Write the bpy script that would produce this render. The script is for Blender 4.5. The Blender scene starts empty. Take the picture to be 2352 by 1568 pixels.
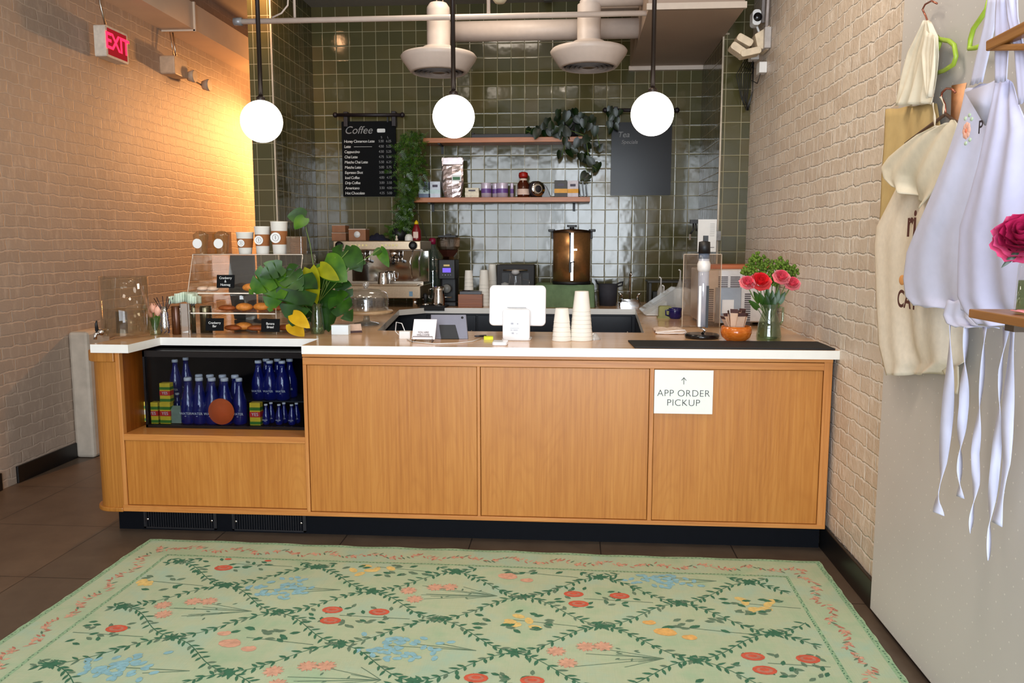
import bpy, math, random
from mathutils import Vector, Matrix
random.seed(7)
PI = math.pi
C = bpy.context.scene.collection
R = math.radians
# ------------------------------------------------------------------ camera
F, PITCH, YAW, ROLL, H = 1849.28, .121575, .075125, -.00017, 1.38
CX, CY = 1176., 784.
_cp, _sp, _cy, _sy = math.cos(PITCH), math.sin(PITCH), math.cos(YAW), math.sin(YAW)
FWD = Vector((-_sy*_cp, _cy*_cp, -_sp)); RGT = Vector((_cy, _sy, 0)); UPV = RGT.cross(FWD)
EYE = Vector((0, 0, H))
def ray(px, py): return RGT*((px-CX)/F) - UPV*((py-CY)/F) + FWD
def atZ(px, py, z): r = ray(px, py); return EYE + r*((z-H)/r.z)
def atY(px, py, y): r = ray(px, py); return EYE + r*(y/r.y)
def atX(px, py, x): r = ray(px, py); return EYE + r*(x/r.x)
def mpp(p): return (Vector(p)-EYE).dot(FWD)/F
cam = bpy.data.cameras.new('camera'); cam.sensor_width = 36; cam.lens = 36*F/2352; cam.clip_start = .05
camo = bpy.data.objects.new('camera', cam); C.objects.link(camo)
M = Matrix((RGT, UPV, -FWD)).transposed().to_4x4(); M.translation = EYE
camo.matrix_world = M; bpy.context.scene.camera = camo
# ------------------------------------------------------------------ materials
def lin(c):
    return tuple(((v/255)/12.92 if v/255 <= .04045 else ((v/255+.055)/1.055)**2.4) for v in c[:3]) + (1,)
class NT:
    def __init__(s, name):
        s.m = bpy.data.materials.new(name); s.m.use_nodes = True; s.t = s.m.node_tree; s.t.nodes.clear()
        s.out = s.n('OutputMaterial')
    def n(s, k, **kw):
        d = s.t.nodes.new('ShaderNode'+k)
        for a, b in kw.items(): setattr(d, a, b)
        return d
    def l(s, a, b): s.t.links.new(a, b)
    def val(s, sock, v):
        if hasattr(v, 'is_linked') or isinstance(v, bpy.types.NodeSocket): s.l(v, sock)
        else: sock.default_value = v
    def math(s, op, a, b=0.0):
        d = s.n('Math', operation=op); s.val(d.inputs[0], a); s.val(d.inputs[1], b); return d.outputs[0]
    def mix(s, f, a, b):
        d = s.n('Mix', data_type='RGBA'); s.val(d.inputs[0], f); s.val(d.inputs[6], a); s.val(d.inputs[7], b); return d.outputs[2]
    def ramp(s, f, stops):
        d = s.n('ValToRGB'); s.l(f, d.inputs[0]); e = d.color_ramp.elements
        while len(e) < len(stops): e.new(.5)
        for q, (p, c) in zip(e, stops): q.position = p; q.color = c if len(c) == 4 else tuple(c)+(1,)
        return d.outputs[0]
    def noise(s, vec, scale, detail=3, rough=.5):
        d = s.n('TexNoise'); d.inputs['Scale'].default_value = scale; d.inputs['Detail'].default_value = detail
        d.inputs['Roughness'].default_value = rough
        if vec is not None: s.l(vec, d.inputs['Vector'])
        return d.outputs['Fac']
    def obj(s, scale=(1, 1, 1)):
        t = s.n('TexCoord'); mp = s.n('Mapping'); s.l(t.outputs['Object'], mp.inputs[0]); mp.inputs['Scale'].default_value = scale
        return mp.outputs[0]
    def pos(s, scale=(1, 1, 1)):
        t = s.n('NewGeometry'); mp = s.n('Mapping'); s.l(t.outputs['Position'], mp.inputs[0]); mp.inputs['Scale'].default_value = scale
        return mp.outputs[0]
    def bsdf(s, col, rough=.5, metal=0., normal=None, **kw):
        b = s.n('BsdfPrincipled'); s.val(b.inputs['Base Color'], col); s.val(b.inputs['Roughness'], rough); s.val(b.inputs['Metallic'], metal)
        for k, v in kw.items(): s.val(b.inputs[k.replace('_', ' ')], v)
        if normal is not None: s.l(normal, b.inputs['Normal'])
        s.l(b.outputs[0], s.out.inputs[0]); return b
    def bump(s, h, strength=.3, dist=.01):
        b = s.n('Bump'); b.inputs['Strength'].default_value = strength; b.inputs['Distance'].default_value = dist
        s.l(h, b.inputs['Height']); return b.outputs[0]
MATS = {}
def mat(name, col, rough=.5, metal=0., var=.12, scale=30, bump=0., **kw):
    if name in MATS: return MATS[name]
    q = NT(name); v = q.obj(); f = q.noise(v, scale)
    a = lin(col); d = tuple(x*(1-var) for x in a[:3])+(1,); u = tuple(min(1, x*(1+var)) for x in a[:3])+(1,)
    c = q.ramp(f, [(.3, d), (.7, u)])
    q.bsdf(c, rough, metal, q.bump(f, bump, .004) if bump else None, **kw)
    MATS[name] = q.m; return q.m
def emis(name, col, s, col2=None):
    if name in MATS: return MATS[name]
    q = NT(name); e = q.n('Emission'); e.inputs[0].default_value = lin(col); e.inputs[1].default_value = s
    q.l(e.outputs[0], q.out.inputs[0]); MATS[name] = q.m; return q.m
def glass(name, tint=(255, 255, 255), refl=.12, rough=.02, alpha=0., body=(230, 235, 235)):
    """clear thin sheet: mostly see-through, mirror-like at grazing angles, optional milky body"""
    if name in MATS: return MATS[name]
    q = NT(name); tr = q.n('BsdfTransparent'); tr.inputs[0].default_value = lin(tint)
    g = q.n('BsdfGlossy'); g.inputs['Roughness'].default_value = rough; g.inputs['Color'].default_value = (1, 1, 1, 1)
    lw = q.n('LayerWeight'); lw.inputs[0].default_value = .25
    f = q.math('MULTIPLY_ADD', lw.outputs['Facing'], .55); f.node.inputs[2].default_value = refl*.5
    f2 = q.math('POWER', f, 1.3)
    mx = q.n('MixShader'); q.l(f2, mx.inputs[0]); q.l(tr.outputs[0], mx.inputs[1]); q.l(g.outputs[0], mx.inputs[2])
    last = mx.outputs[0]
    if alpha:
        df = q.n('BsdfDiffuse'); df.inputs[0].default_value = lin(body)
        m2 = q.n('MixShader'); m2.inputs[0].default_value = alpha; q.l(last, m2.inputs[1]); q.l(df.outputs[0], m2.inputs[2]); last = m2.outputs[0]
    q.l(last, q.out.inputs[0]); MATS[name] = q.m; return q.m
def leafmat(name, col, col2, rough=.35):
    if name in MATS: return MATS[name]
    q = NT(name); f = q.noise(q.obj(), 14, 2); c = q.ramp(f, [(.35, lin(col)), (.65, lin(col2))])
    q.bsdf(c, rough, Subsurface_Weight=0.0); MATS[name] = q.m
    b = [n for n in q.t.nodes if n.type == 'BSDF_PRINCIPLED'][0]
    tl = q.n('BsdfTranslucent'); q.l(c, tl.inputs[0]); mx = q.n('MixShader'); mx.inputs[0].default_value = .25
    q.l(b.outputs[0], mx.inputs[1]); q.l(tl.outputs[0], mx.inputs[2]); q.l(mx.outputs[0], q.out.inputs[0]); return q.m
def wood(name, base, dark, light, axis='z', rough=.38, fine=1., fig=1.):
    if name in MATS: return MATS[name]
    q = NT(name)
    lo, hi = .9, 34*fine
    sc = {'z': (hi, hi, lo), 'x': (lo, hi, hi), 'y': (hi, lo, hi)}[axis]
    sc2 = {'z': (3.2, 3.2, .55), 'x': (.55, 3.2, 3.2), 'y': (3.2, .55, 3.2)}[axis]
    f1 = q.noise(q.pos(sc), 3., 4, .6); f2 = q.noise(q.pos(sc2), 1.6, 2, .4)
    rings = q.math('SINE', q.math('MULTIPLY', f2, 60.)); rings = q.math('POWER', q.math('ABSOLUTE', rings), 7.)
    f = q.math('ADD', q.math('MULTIPLY', f1, .8), q.math('MULTIPLY', f2, .35))
    c = q.ramp(f, [(.30, lin(dark)), (.56, lin(base)), (.84, lin(light))])
    c = q.mix(q.math('MULTIPLY', rings, .16*fig), c, lin(dark))
    q.bsdf(c, rough, 0, q.bump(f1, .12, .003)); MATS[name] = q.m; return q.m
def tile_mat():
    q = NT('glazed green tile'); g = q.n('NewGeometry'); sp = q.n('SeparateXYZ'); q.l(g.outputs['Position'], sp.inputs[0])
    sn = q.n('SeparateXYZ'); q.l(g.outputs['True Normal'], sn.inputs[0])
    isy = q.math('GREATER_THAN', q.math('ABSOLUTE', sn.outputs[1]), .5)
    u = q.math('ADD', q.math('MULTIPLY', q.math('SUBTRACT', sp.outputs[0], -1.9663), isy),
               q.math('MULTIPLY', q.math('SUBTRACT', sp.outputs[1], 6.4), q.math('SUBTRACT', 1., isy)))
    P = .1055
    un = q.math('DIVIDE', u, P); vn = q.math('DIVIDE', q.math('SUBTRACT', sp.outputs[2], 2.377), P)
    fu, fv = q.math('FRACT', un), q.math('FRACT', vn)
    du = q.math('ABSOLUTE', q.math('SUBTRACT', fu, .5)); dv = q.math('ABSOLUTE', q.math('SUBTRACT', fv, .5))
    grout = q.math('GREATER_THAN', q.math('MAXIMUM', du, dv), .4835)
    cell = q.n('CombineXYZ'); q.l(q.math('FLOOR', un), cell.inputs[0]); q.l(q.math('FLOOR', vn), cell.inputs[1]); q.l(isy, cell.inputs[2])
    wn = q.n('TexWhiteNoise', noise_dimensions='3D'); q.l(cell.outputs[0], wn.inputs['Vector'])
    tc = q.ramp(wn.outputs['Value'], [(0, lin((74, 72, 44))), (.5, lin((84, 79, 46))), (1, lin((94, 83, 52)))])
    wob = q.noise(q.pos(), 9, 2, .5)
    tc = q.mix(q.math('MULTIPLY', wob, .35), tc, lin((66, 66, 46)))
    col = q.mix(grout, tc, lin((158, 150, 118)))
    # each tile is tipped a little its own way
    v1 = q.n('VectorMath', operation='SUBTRACT'); q.l(wn.outputs['Color'], v1.inputs[0]); v1.inputs[1].default_value = (.5, .5, .5)
    v2 = q.n('VectorMath', operation='SCALE'); q.l(v1.outputs[0], v2.inputs[0]); v2.inputs['Scale'].default_value = .012
    edge = q.math('SMOOTH_MIN', q.math('SUBTRACT', .5, q.math('MAXIMUM', du, dv)), .06); edge.node.inputs[2].default_value = .03
    hgt = q.math('ADD', q.math('MULTIPLY', edge, 1.), q.math('MULTIPLY', wob, .25))
    bm = q.n('Bump'); bm.inputs['Strength'].default_value = .5; bm.inputs['Distance'].default_value = .012; q.l(hgt, bm.inputs['Height'])
    v3 = q.n('VectorMath', operation='ADD'); q.l(bm.outputs[0], v3.inputs[0]); q.l(v2.outputs[0], v3.inputs[1])
    v4 = q.n('VectorMath', operation='NORMALIZE'); q.l(v3.outputs[0], v4.inputs[0])
    q.bsdf(col, q.math('MULTIPLY_ADD', grout, .6), 0, v4.outputs[0], Specular_IOR_Level=.48)
    for nd in q.t.nodes:
        if nd.type == 'MATH' and nd.operation == 'MULTIPLY_ADD': nd.inputs[2].default_value = .1
    MATS['tile'] = q.m; return q.m
def brick_mat(name, c1, c2, mortar, sx=0., zoff=0., bs=.75, chips=.45, rough=.42):
    """thickly painted brick, courses along y on a wall facing x"""
    q = NT(name); g = q.n('NewGeometry'); sp = q.n('SeparateXYZ'); q.l(g.outputs['Position'], sp.inputs[0])
    w = q.noise(q.pos(), 3.5, 2); w2 = q.noise(q.pos((1, 1, 1)), 14, 4, .65); w3 = q.noise(q.pos((1, 1, .3)), 26, 4, .6)
    cb = q.n('CombineXYZ')
    q.l(q.math('ADD', q.math('ADD', sp.outputs[1], sx), q.math('MULTIPLY', w2, .03)), cb.inputs[0])
    q.l(q.math('ADD', sp.outputs[2], q.math('ADD', q.math('MULTIPLY', w, .02), q.math('MULTIPLY', w2, .03))), cb.inputs[1])
    b = q.n('TexBrick'); q.l(cb.outputs[0], b.inputs['Vector']); b.inputs['Scale'].default_value = 1
    b.inputs['Brick Width'].default_value = .205; b.inputs['Row Height'].default_value = .068; b.inputs['Mortar Size'].default_value = .0065
    b.inputs['Mortar Smooth'].default_value = .7; b.inputs['Bias'].default_value = -.1
    b.inputs['Color1'].default_value = lin(c1); b.inputs['Color2'].default_value = lin(c2); b.inputs['Mortar'].default_value = lin(mortar)
    big = q.noise(q.pos(), 1.1, 3); c = q.mix(q.math('MULTIPLY', big, .4), b.outputs['Color'], lin(tuple(v*.86 for v in c1)))
    chip = q.ramp(q.noise(q.pos((1, 1, .45)), 5.2, 5, .62), [(.74, (0, 0, 0)), (.77, (1, 1, 1))])
    c = q.mix(q.math('MULTIPLY', chip, chips), c, lin((170, 110, 90)))
    c = q.mix(q.ramp(w3, [(.52, (0, 0, 0)), (.72, (.75, .75, .75))]), c, lin(mortar))
    n1 = q.noise(q.pos(), 55, 4, .6)
    hgt = q.math('ADD', q.math('MULTIPLY', q.math('SUBTRACT', 1., b.outputs['Fac']), .4), q.math('ADD', q.math('MULTIPLY', n1, .28), q.math('MULTIPLY', w2, .5)))
    q.bsdf(c, rough, 0, q.bump(hgt, bs, .012)); MATS[name] = q.m; return q.m
# ------------------------------------------------------------------ mesh builder
class MB:
    def __init__(s, T=None): s.v = []; s.f = []; s.mi = []; s.sm = []; s.T = T
    def add(s, vs, fs, m=0, smooth=False):
        o = len(s.v); s.v += [(s.T @ Vector(p)) if s.T else Vector(p) for p in vs]
        for f in fs: s.f.append([o+i for i in f]); s.mi.append(m); s.sm.append(smooth)
        return s
    def box(s, x0, x1, y0, y1, z0, z1, m=0):
        if x0 > x1: x0, x1 = x1, x0
        if y0 > y1: y0, y1 = y1, y0
        if z0 > z1: z0, z1 = z1, z0
        return s.add([(x0,y0,z0),(x1,y0,z0),(x1,y1,z0),(x0,y1,z0),(x0,y0,z1),(x1,y0,z1),(x1,y1,z1),(x0,y1,z1)],
                     [(0,3,2,1),(4,5,6,7),(0,1,5,4),(1,2,6,5),(2,3,7,6),(3,0,4,7)], m)
    def prism(s, poly, a, b, axis='z', m=0):
        n = len(poly)
        def P(p, h):
            return {'z': (p[0], p[1], h), 'y': (p[0], h, p[1]), 'x': (h, p[0], p[1])}[axis]
        vs = [P(p, a) for p in poly]+[P(p, b) for p in poly]
        fs = [list(range(n))[::-1], list(range(n, 2*n))]+[(i, (i+1) % n, n+(i+1) % n, n+i) for i in range(n)]
        return s.add(vs, fs, m)
    def rbox(s, x0, x1, y0, y1, z0, z1, r, axis='z', m=0, k=5):
        """box with rounded corners in the plane across `axis`"""
        A, B = {'z': ((x0,x1),(y0,y1)), 'y': ((x0,x1),(z0,z1)), 'x': ((y0,y1),(z0,z1))}[axis]
        h = {'z': (z0,z1), 'y': (y0,y1), 'x': (x0,x1)}[axis]; poly = []
        for cx, cy, a0 in ((A[1]-r, B[1]-r, 0), (A[0]+r, B[1]-r, 90), (A[0]+r, B[0]+r, 180), (A[1]-r, B[0]+r, 270)):
            for i in range(k+1):
                a = R(a0+90*i/k); poly.append((cx+r*math.cos(a), cy+r*math.sin(a)))
        return s.prism(poly, h[0], h[1], axis, m)
    def lathe(s, prof, c=(0, 0, 0), n=28, m=0, smooth=True, axis='z', cap=True):
        vs = []; fs = []
        for r, z in prof:
            for i in range(n):
                a = 2*PI*i/n; p = (r*math.cos(a), r*math.sin(a), z)
                if axis == 'y': p = (p[0], p[2], p[1])
                if axis == 'x': p = (p[2], p[0], p[1])
                vs.append((p[0]+c[0], p[1]+c[1], p[2]+c[2]))
        for j in range(len(prof)-1):
            for i in range(n):
                fs.append((j*n+i, j*n+(i+1) % n, (j+1)*n+(i+1) % n, (j+1)*n+i))
        s.add(vs, fs, m, smooth)
        if cap:
            o = len(s.v)-len(vs)
            if prof[0][0] > 1e-5: s.f.append([o+i for i in range(n)][::-1]); s.mi.append(m); s.sm.append(False)
            if prof[-1][0] > 1e-5: s.f.append([o+(len(prof)-1)*n+i for i in range(n)]); s.mi.append(m); s.sm.append(False)
        return s
    def cyl(s, r, z0, z1, c=(0, 0, 0), n=24, m=0, axis='z', r2=None):
        return s.lathe([(r, z0), (r if r2 is None else r2, z1)], c, n, m, True, axis)
    def ball(s, c, rx, ry=None, rz=None, n=16, k=10, m=0):
        ry = ry or rx; rz = rz or rx; vs = []; fs = []
        for j in range(k+1):
            t = PI*j/k
            for i in range(n):
                a = 2*PI*i/n; vs.append((c[0]+rx*math.sin(t)*math.cos(a), c[1]+ry*math.sin(t)*math.sin(a), c[2]-rz*math.cos(t)))
        for j in range(k):
            for i in range(n): fs.append((j*n+i, j*n+(i+1) % n, (j+1)*n+(i+1) % n, (j+1)*n+i))
        return s.add(vs, fs, m, True)
    def tube(s, pts, r, n=8, m=0, close=False):
        pts = [Vector(p) for p in pts]; k = len(pts); rr = r if isinstance(r, (list, tuple)) else [r]*k; vs = []; fs = []
        up = None
        for i, p in enumerate(pts):
            t = (pts[min(i+1, k-1)]-pts[max(i-1, 0)]).normalized()
            if up is None: up = t.orthogonal().normalized()
            up = (up-t*up.dot(t)).normalized() if (up-t*up.dot(t)).length > 1e-6 else t.orthogonal().normalized()
            b = t.cross(up)
            for j in range(n): a = 2*PI*j/n; vs.append(p+(up*math.cos(a)+b*math.sin(a))*rr[i])
        for i in range(k-1):
            for j in range(n): fs.append((i*n+j, i*n+(j+1) % n, (i+1)*n+(j+1) % n, (i+1)*n+j))
        fs.append(tuple(range(n))[::-1]); fs.append(tuple((k-1)*n+j for j in range(n)))
        return s.add(vs, fs, m, True)
    def grid(s, rows, m=0, smooth=True, wrap=False):
        vs = [p for r in rows for p in r]; n = len(rows[0]); fs = []
        for i in range(len(rows)-1):
            for j in range(n if wrap else n-1): fs.append((i*n+j, i*n+(j+1) % n, (i+1)*n+(j+1) % n, (i+1)*n+j))
        return s.add(vs, fs, m, smooth)
    def build(s, name, mats, parent=None, bevel=0, solid=0, sub=0, loc=None, seg=2):
        me = bpy.data.meshes.new(name); me.from_pydata([tuple(p) for p in s.v], [], s.f); me.update()
        for x in (mats if isinstance(mats, (list, tuple)) else [mats]): me.materials.append(x)
        me.polygons.foreach_set('material_index', s.mi); me.polygons.foreach_set('use_smooth', s.sm)
        o = bpy.data.objects.new(name, me); C.objects.link(o)
        if parent: o.parent = parent
        if loc: o.location = loc
        if solid: d = o.modifiers.new('s', 'SOLIDIFY'); d.thickness = solid; d.offset = 0
        if bevel: d = o.modifiers.new('b', 'BEVEL'); d.width = bevel; d.segments = seg; d.limit_method = 'ANGLE'; d.angle_limit = R(50)
        if sub: d = o.modifiers.new('u', 'SUBSURF'); d.levels = d.render_levels = sub
        return o
def tag(o, label, cat, group=None, kind=None):
    o['label'] = label; o['category'] = cat
    if group: o['group'] = group
    if kind: o['kind'] = kind
    return o
def thing(name, label, cat, loc=(0, 0, 0), rz=0, group=None):
    o = bpy.data.objects.new(name, None); C.objects.link(o); o.location = loc; o.rotation_euler = (0, 0, rz); o.empty_display_size = .05
    return tag(o, label, cat, group)
def struct(name, mb, m, **k):
    o = mb.build(name, m, **k); o['kind'] = 'structure'; return o
def copy_tree(o, parent=None):
    c = o.copy(); C.objects.link(c); c.parent = parent
    for ch in list(o.children): copy_tree(ch, c)
    return c
def text(body, size, m, parent, loc, rot=(PI/2, 0, 0), align='CENTER', name='lettering', shear=0, sp=1.0, bold=0.0, line=1.0):
    cu = bpy.data.curves.new(name, 'FONT'); cu.body = body; cu.size = size; cu.align_x = align; cu.align_y = 'CENTER'
    cu.shear = shear; cu.space_character = sp; cu.offset = bold; cu.space_line = line; cu.extrude = .0002; cu.materials.append(m)
    tmp = bpy.data.objects.new(name, cu); C.objects.link(tmp); bpy.context.view_layer.update()
    me = bpy.data.meshes.new_from_object(tmp.evaluated_get(bpy.context.evaluated_depsgraph_get())); bpy.data.objects.remove(tmp)
    if not me.materials: me.materials.append(m)
    o = bpy.data.objects.new(name, me); C.objects.link(o)
    if parent: o.parent = parent
    o.location = loc; o.rotation_euler = rot; return o
# ------------------------------------------------------------------ shared materials
TILE = tile_mat()
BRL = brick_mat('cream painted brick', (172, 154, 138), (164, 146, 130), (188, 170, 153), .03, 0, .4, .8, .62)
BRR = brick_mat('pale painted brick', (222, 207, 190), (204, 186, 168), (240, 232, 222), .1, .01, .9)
WOODP = wood('oak veneer', (180, 116, 46), (160, 96, 32), (194, 132, 60), 'z', fig=1.3)
WOODR = wood('oak rail', (188, 122, 58), (158, 95, 38), (206, 146, 80), 'x', fine=1.2)
WOODS = wood('oak stile', (190, 124, 60), (160, 98, 42), (208, 148, 84), 'z', fine=1.3, fig=.4)
WOODC = wood('oak column', (168, 108, 42), (140, 86, 28), (188, 128, 56), 'z', fine=1.2, fig=.5)
WOODD = wood('dark oak inner', (128, 68, 16), (104, 52, 8), (146, 84, 26), 'z')
SHELFW = wood('shelf wood', (178, 104, 50), (140, 76, 32), (200, 128, 72), 'x')
WHITE = mat('white lacquer', (232, 232, 230), .35, var=.02)
BLACK = mat('black matte', (18, 18, 20), .5, var=.2)
BLKG = mat('black gloss', (14, 14, 17), .15, var=.2)
STEEL = mat('brushed steel', (190, 182, 170), .28, 1., var=.06, scale=60)
CHROME = mat('polished steel', (225, 225, 225), .06, 1., var=.02)
GREYP = mat('warm grey paint', (176, 160, 146), .5, var=.04, scale=5)
CUPW = mat('white paper cup', (236, 232, 222), .55, var=.02)
KRAFT = mat('brown kraft sleeve', (150, 92, 46), .75, var=.1)
CHALK = mat('chalk', (222, 224, 222), .9, var=.1)
CHALKD = mat('faint chalk', (140, 140, 140), .9, var=.2)
SLATE = mat('black chalkboard', (9, 11, 13), .75, var=.2, scale=12, Specular_IOR_Level=.15)
GL = glass('clear glass'); ACR = glass('clear acrylic', (250, 250, 248), .16)
GREEN = leafmat('leaf green', (26, 62, 8), (50, 94, 14)); GREEND = leafmat('dark leaf green', (10, 26, 6), (22, 48, 10))
GREENB = leafmat('bright leaf green', (44, 96, 10), (84, 128, 18)); YEL = leafmat('yellow green leaf', (136, 142, 16), (168, 166, 24)); GOLD = leafmat('yellow leaf', (206, 160, 14), (228, 186, 30))
STEM = mat('green stem', (96, 120, 50), .5)
# ------------------------------------------------------------------ room shell
XR, XL, YB, YC, YF = 1.15, -3.2, 6.4, 5.52, -1.9
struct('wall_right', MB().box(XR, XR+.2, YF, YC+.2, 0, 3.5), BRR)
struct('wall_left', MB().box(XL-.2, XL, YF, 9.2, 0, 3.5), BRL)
struct('wall_back', MB().box(-2.05, .965, YB, YB+.2, 0, 3.5), TILE)
struct('wall_pier_left', MB().box(-2.21, -2.05, YC, 9.2, 0, 3.5), TILE)
struct('wall_pier_right', MB().box(.965, XR+.2, YC, YB+.2, 0, 3.5), TILE)
struct('wall_corridor_end', MB().box(XL, -2.21, 9.0, 9.2, 0, 3.5), GREYP)
# shop front behind the camera: piers, sill and mullions with the daylight coming between them
sf = MB().box(XL, -2.15, YF-.1, YF, 0, 3.5).box(.98, XR, YF-.1, YF, 0, 3.5).box(-2.15, .98, YF-.1, YF, 2.95, 3.5).box(-2.15, -.35, YF-.1, YF, 0, .5)
struct('wall_front', sf, mat('front wall plaster', (150, 140, 128), .7))
fm = MB().box(-1.25, -1.2, YF-.08, YF-.02, .5, 2.95).box(-.4, -.33, YF-.08, YF-.02, 0, 2.95).box(.3, .34, YF-.08, YF-.02, 0, 2.3).box(-2.15, .98, YF-.08, YF-.02, 2.3, 2.36).box(-.4, .98, YF-.08, YF-.02, .9, .94)
struct('window_1', fm, mat('dark window frame', (30, 32, 34), .4))
# floor of large dark tiles
q = NT('large brown floor tile'); g = q.n('NewGeometry'); sp = q.n('SeparateXYZ'); q.l(g.outputs['Position'], sp.inputs[0])
fu = q.math('FRACT', q.math('DIVIDE', q.math('SUBTRACT', sp.outputs[0], .137), .5985)); fv = q.math('FRACT', q.math('DIVIDE', q.math('SUBTRACT', sp.outputs[1], 3.05), .6))
gr = q.math('GREATER_THAN', q.math('MAXIMUM', q.math('ABSOLUTE', q.math('SUBTRACT', fu, .5)), q.math('ABSOLUTE', q.math('SUBTRACT', fv, .5))), .4955)
n1 = q.noise(q.pos(), 7, 4, .6)
col = q.mix(gr, q.ramp(n1, [(.3, lin((82, 68, 56))), (.7, lin((96, 82, 68)))]), lin((44, 36, 30)))
q.bsdf(col, .42, 0, q.bump(n1, .1, .003))
struct('floor', MB().box(XL-.2, XR+.2, YF-.2, 9.2, -.05, 0), q.m)
CEIL = mat('ceiling paint', (176, 164, 152), .7, var=.05, scale=3)
struct('ceiling', MB().box(XL-.2, XR+.2, YF-.2, 9.2, 3.5, 3.6), CEIL)
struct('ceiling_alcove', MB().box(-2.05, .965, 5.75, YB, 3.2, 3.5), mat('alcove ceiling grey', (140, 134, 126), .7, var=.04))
# boxed duct along the left wall
dm = mat('duct paint', (230, 208, 184), .55, var=.05, scale=4)
d = MB().box(XL, -2.94, YF, 9.0, 3.02, 3.22)
d.box(-2.945, -2.925, 6.27, 6.29, 3.005, 3.225).box(XL, -2.93, 6.27, 6.285, 3.008, 3.02)
struct('trim_duct_box', d, dm)
# dropped bulkhead above the right of the alcove
b = MB().box(.42, .965, 4.88, YB, 2.71, 3.5)
b.box(.41, .975, 4.865, 4.885, 2.71, 2.745, 1).box(.41, .965, 6.36, YB, 2.68, 2.712, 1).box(.44, .965, 4.84, 4.87, 2.97, 3.5, 0).box(.43, .975, 4.835, 4.87, 2.945, 2.975, 1)
struct('ceiling_bulkhead', b, [mat('bulkhead paint', (168, 146, 128), .6, var=.04, scale=3), mat('bulkhead trim', (206, 190, 174), .5, var=.03)])
# bright edging strips on the pier corners
tm = mat('tile edging', (196, 182, 160), .4)
struct('trim_1', MB().box(-2.056, -2.046, YC-.004, YC+.006, .9, 3.5), tm)
struct('trim_2', MB().box(.958, .968, YC-.004, YC+.006, .9, 2.73).box(.958, 1.0, YC-.004, YC+.006, 2.722, 2.732), tm)
struct('trim_3', MB().box(XL, -3.07, 4.86, 5.12, 0, .82), mat('rough white plaster', (188, 176, 160), .7, var=.12, scale=12, bump=.3), bevel=.02)
bb = mat('black baseboard', (14, 13, 14), .35, var=.2)
struct('baseboard_left', MB().box(XL, XL+.015, YF, 4.17, 0, .1).box(XL, XL+.015, 4.3, 4.86, 0, .1), bb, bevel=.003)
struct('baseboard_right', MB().box(XR-.016, XR, YF, 3.64, 0, .115), bb, bevel=.003)
# ------------------------------------------------------------------ service counter
ct = thing('service_counter', 'long oak front service counter with panelled face and black plinth', 'counter', (-.55, 3.9, 0))
def W(mb, name, m, par, **k):      # world-coordinate part under a thing that stands unrotated
    o = mb.build(name, m, **k); o.parent = par; o.location = -Vector(par.location); return o
yf = 3.555
W(MB().box(-2.19, XR-.02, 3.63, 3.66, 0, .112).box(-2.19, -2.17, 3.66, 4.15, 0, .112), 'plinth', mat('navy black plinth', (6, 8, 14), .6, Specular_IOR_Level=.12), ct)
# carcass behind the face and around the fridge bay
cb = MB().box(-1.21, XR-.01, yf+.03, 4.14, .115, .8815).box(-2.10, -1.23, yf+.03, 4.14, .115, .47)
cb.box(-2.12, -2.10, yf+.02, 4.14, .47, .8815, 1).box(-2.10, -1.21, 4.12, 4.14, .47, .8815, 1)
W(cb, 'carcass', [WOODD, WOODD], ct)
W(MB().box(-1.215, -1.208, 3.6, 4.1, .47, .88), 'bay_side', WOODD, ct)
for x0, x1, z0, z1 in ((-1.2106, -.4262, .134, .829), (-.4122, .3448, .134, .829), (.3641, 1.095, .134, .829), (-2.098, -1.2271, .1446, .4595)):
    W(MB().box(x0+.0022, x1-.0022, yf+.007, yf+.0285, z0+.0022, z1-.0022), 'panel', WOODP, ct, bevel=.001)
for x0, x1, z0, z1 in ((-1.2271, -1.2106, .134, .829), (-.4262, -.4122, .134, .829), (.3448, .3641, .134, .829), (1.095, 1.1304, .115, .865), (-2.118, -2.098, .1446, .8815)):
    W(MB().box(x0, x1, yf, yf+.03, z0, z1), 'stile', WOODS, ct, bevel=.0015)
W(MB().box(-1.2271, 1.095, yf, yf+.03, .829, .862), 'top_rail', WOODR, ct, bevel=.0015)
W(MB().box(-1.2271, 1.1304, yf-.004, yf+.03, .865, .8815), 'top_rail', WOODR, ct, bevel=.0015)
W(MB().box(-2.12, 1.1304, yf-.002, yf+.04, .115, .134).box(-2.12, -1.2271, yf-.001, yf+.03, .134, .1446), 'bottom_rail', WOODR, ct, bevel=.0015)
W(MB().box(-2.098, -1.2271, yf, 3.80, .4595, .490), 'bay_ledge', WOODR, ct, bevel=.0015)
# rounded end post with cap and foot mouldings
def endpost(r, x0, x1, y0, z0, z1):
    poly = [(x1, y0), (x1, 4.14), (x0, 4.14)]+[(x0+r-r*math.cos(a), y0+r-r*math.sin(a)) for a in [R(9*i) for i in range(11)]]
    return MB().prism(poly, z0, z1)
W(endpost(.09, -2.262, -2.118, yf, .134, .832), 'end_post', WOODC, ct)
W(endpost(.1, -2.283, -2.118, yf-.012, .832, .8815), 'post_cap', WOODC, ct, bevel=.004)
W(endpost(.1, -2.28, -2.118, yf-.008, .112, .134), 'post_foot', WOODC, ct, bevel=.005)
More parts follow.
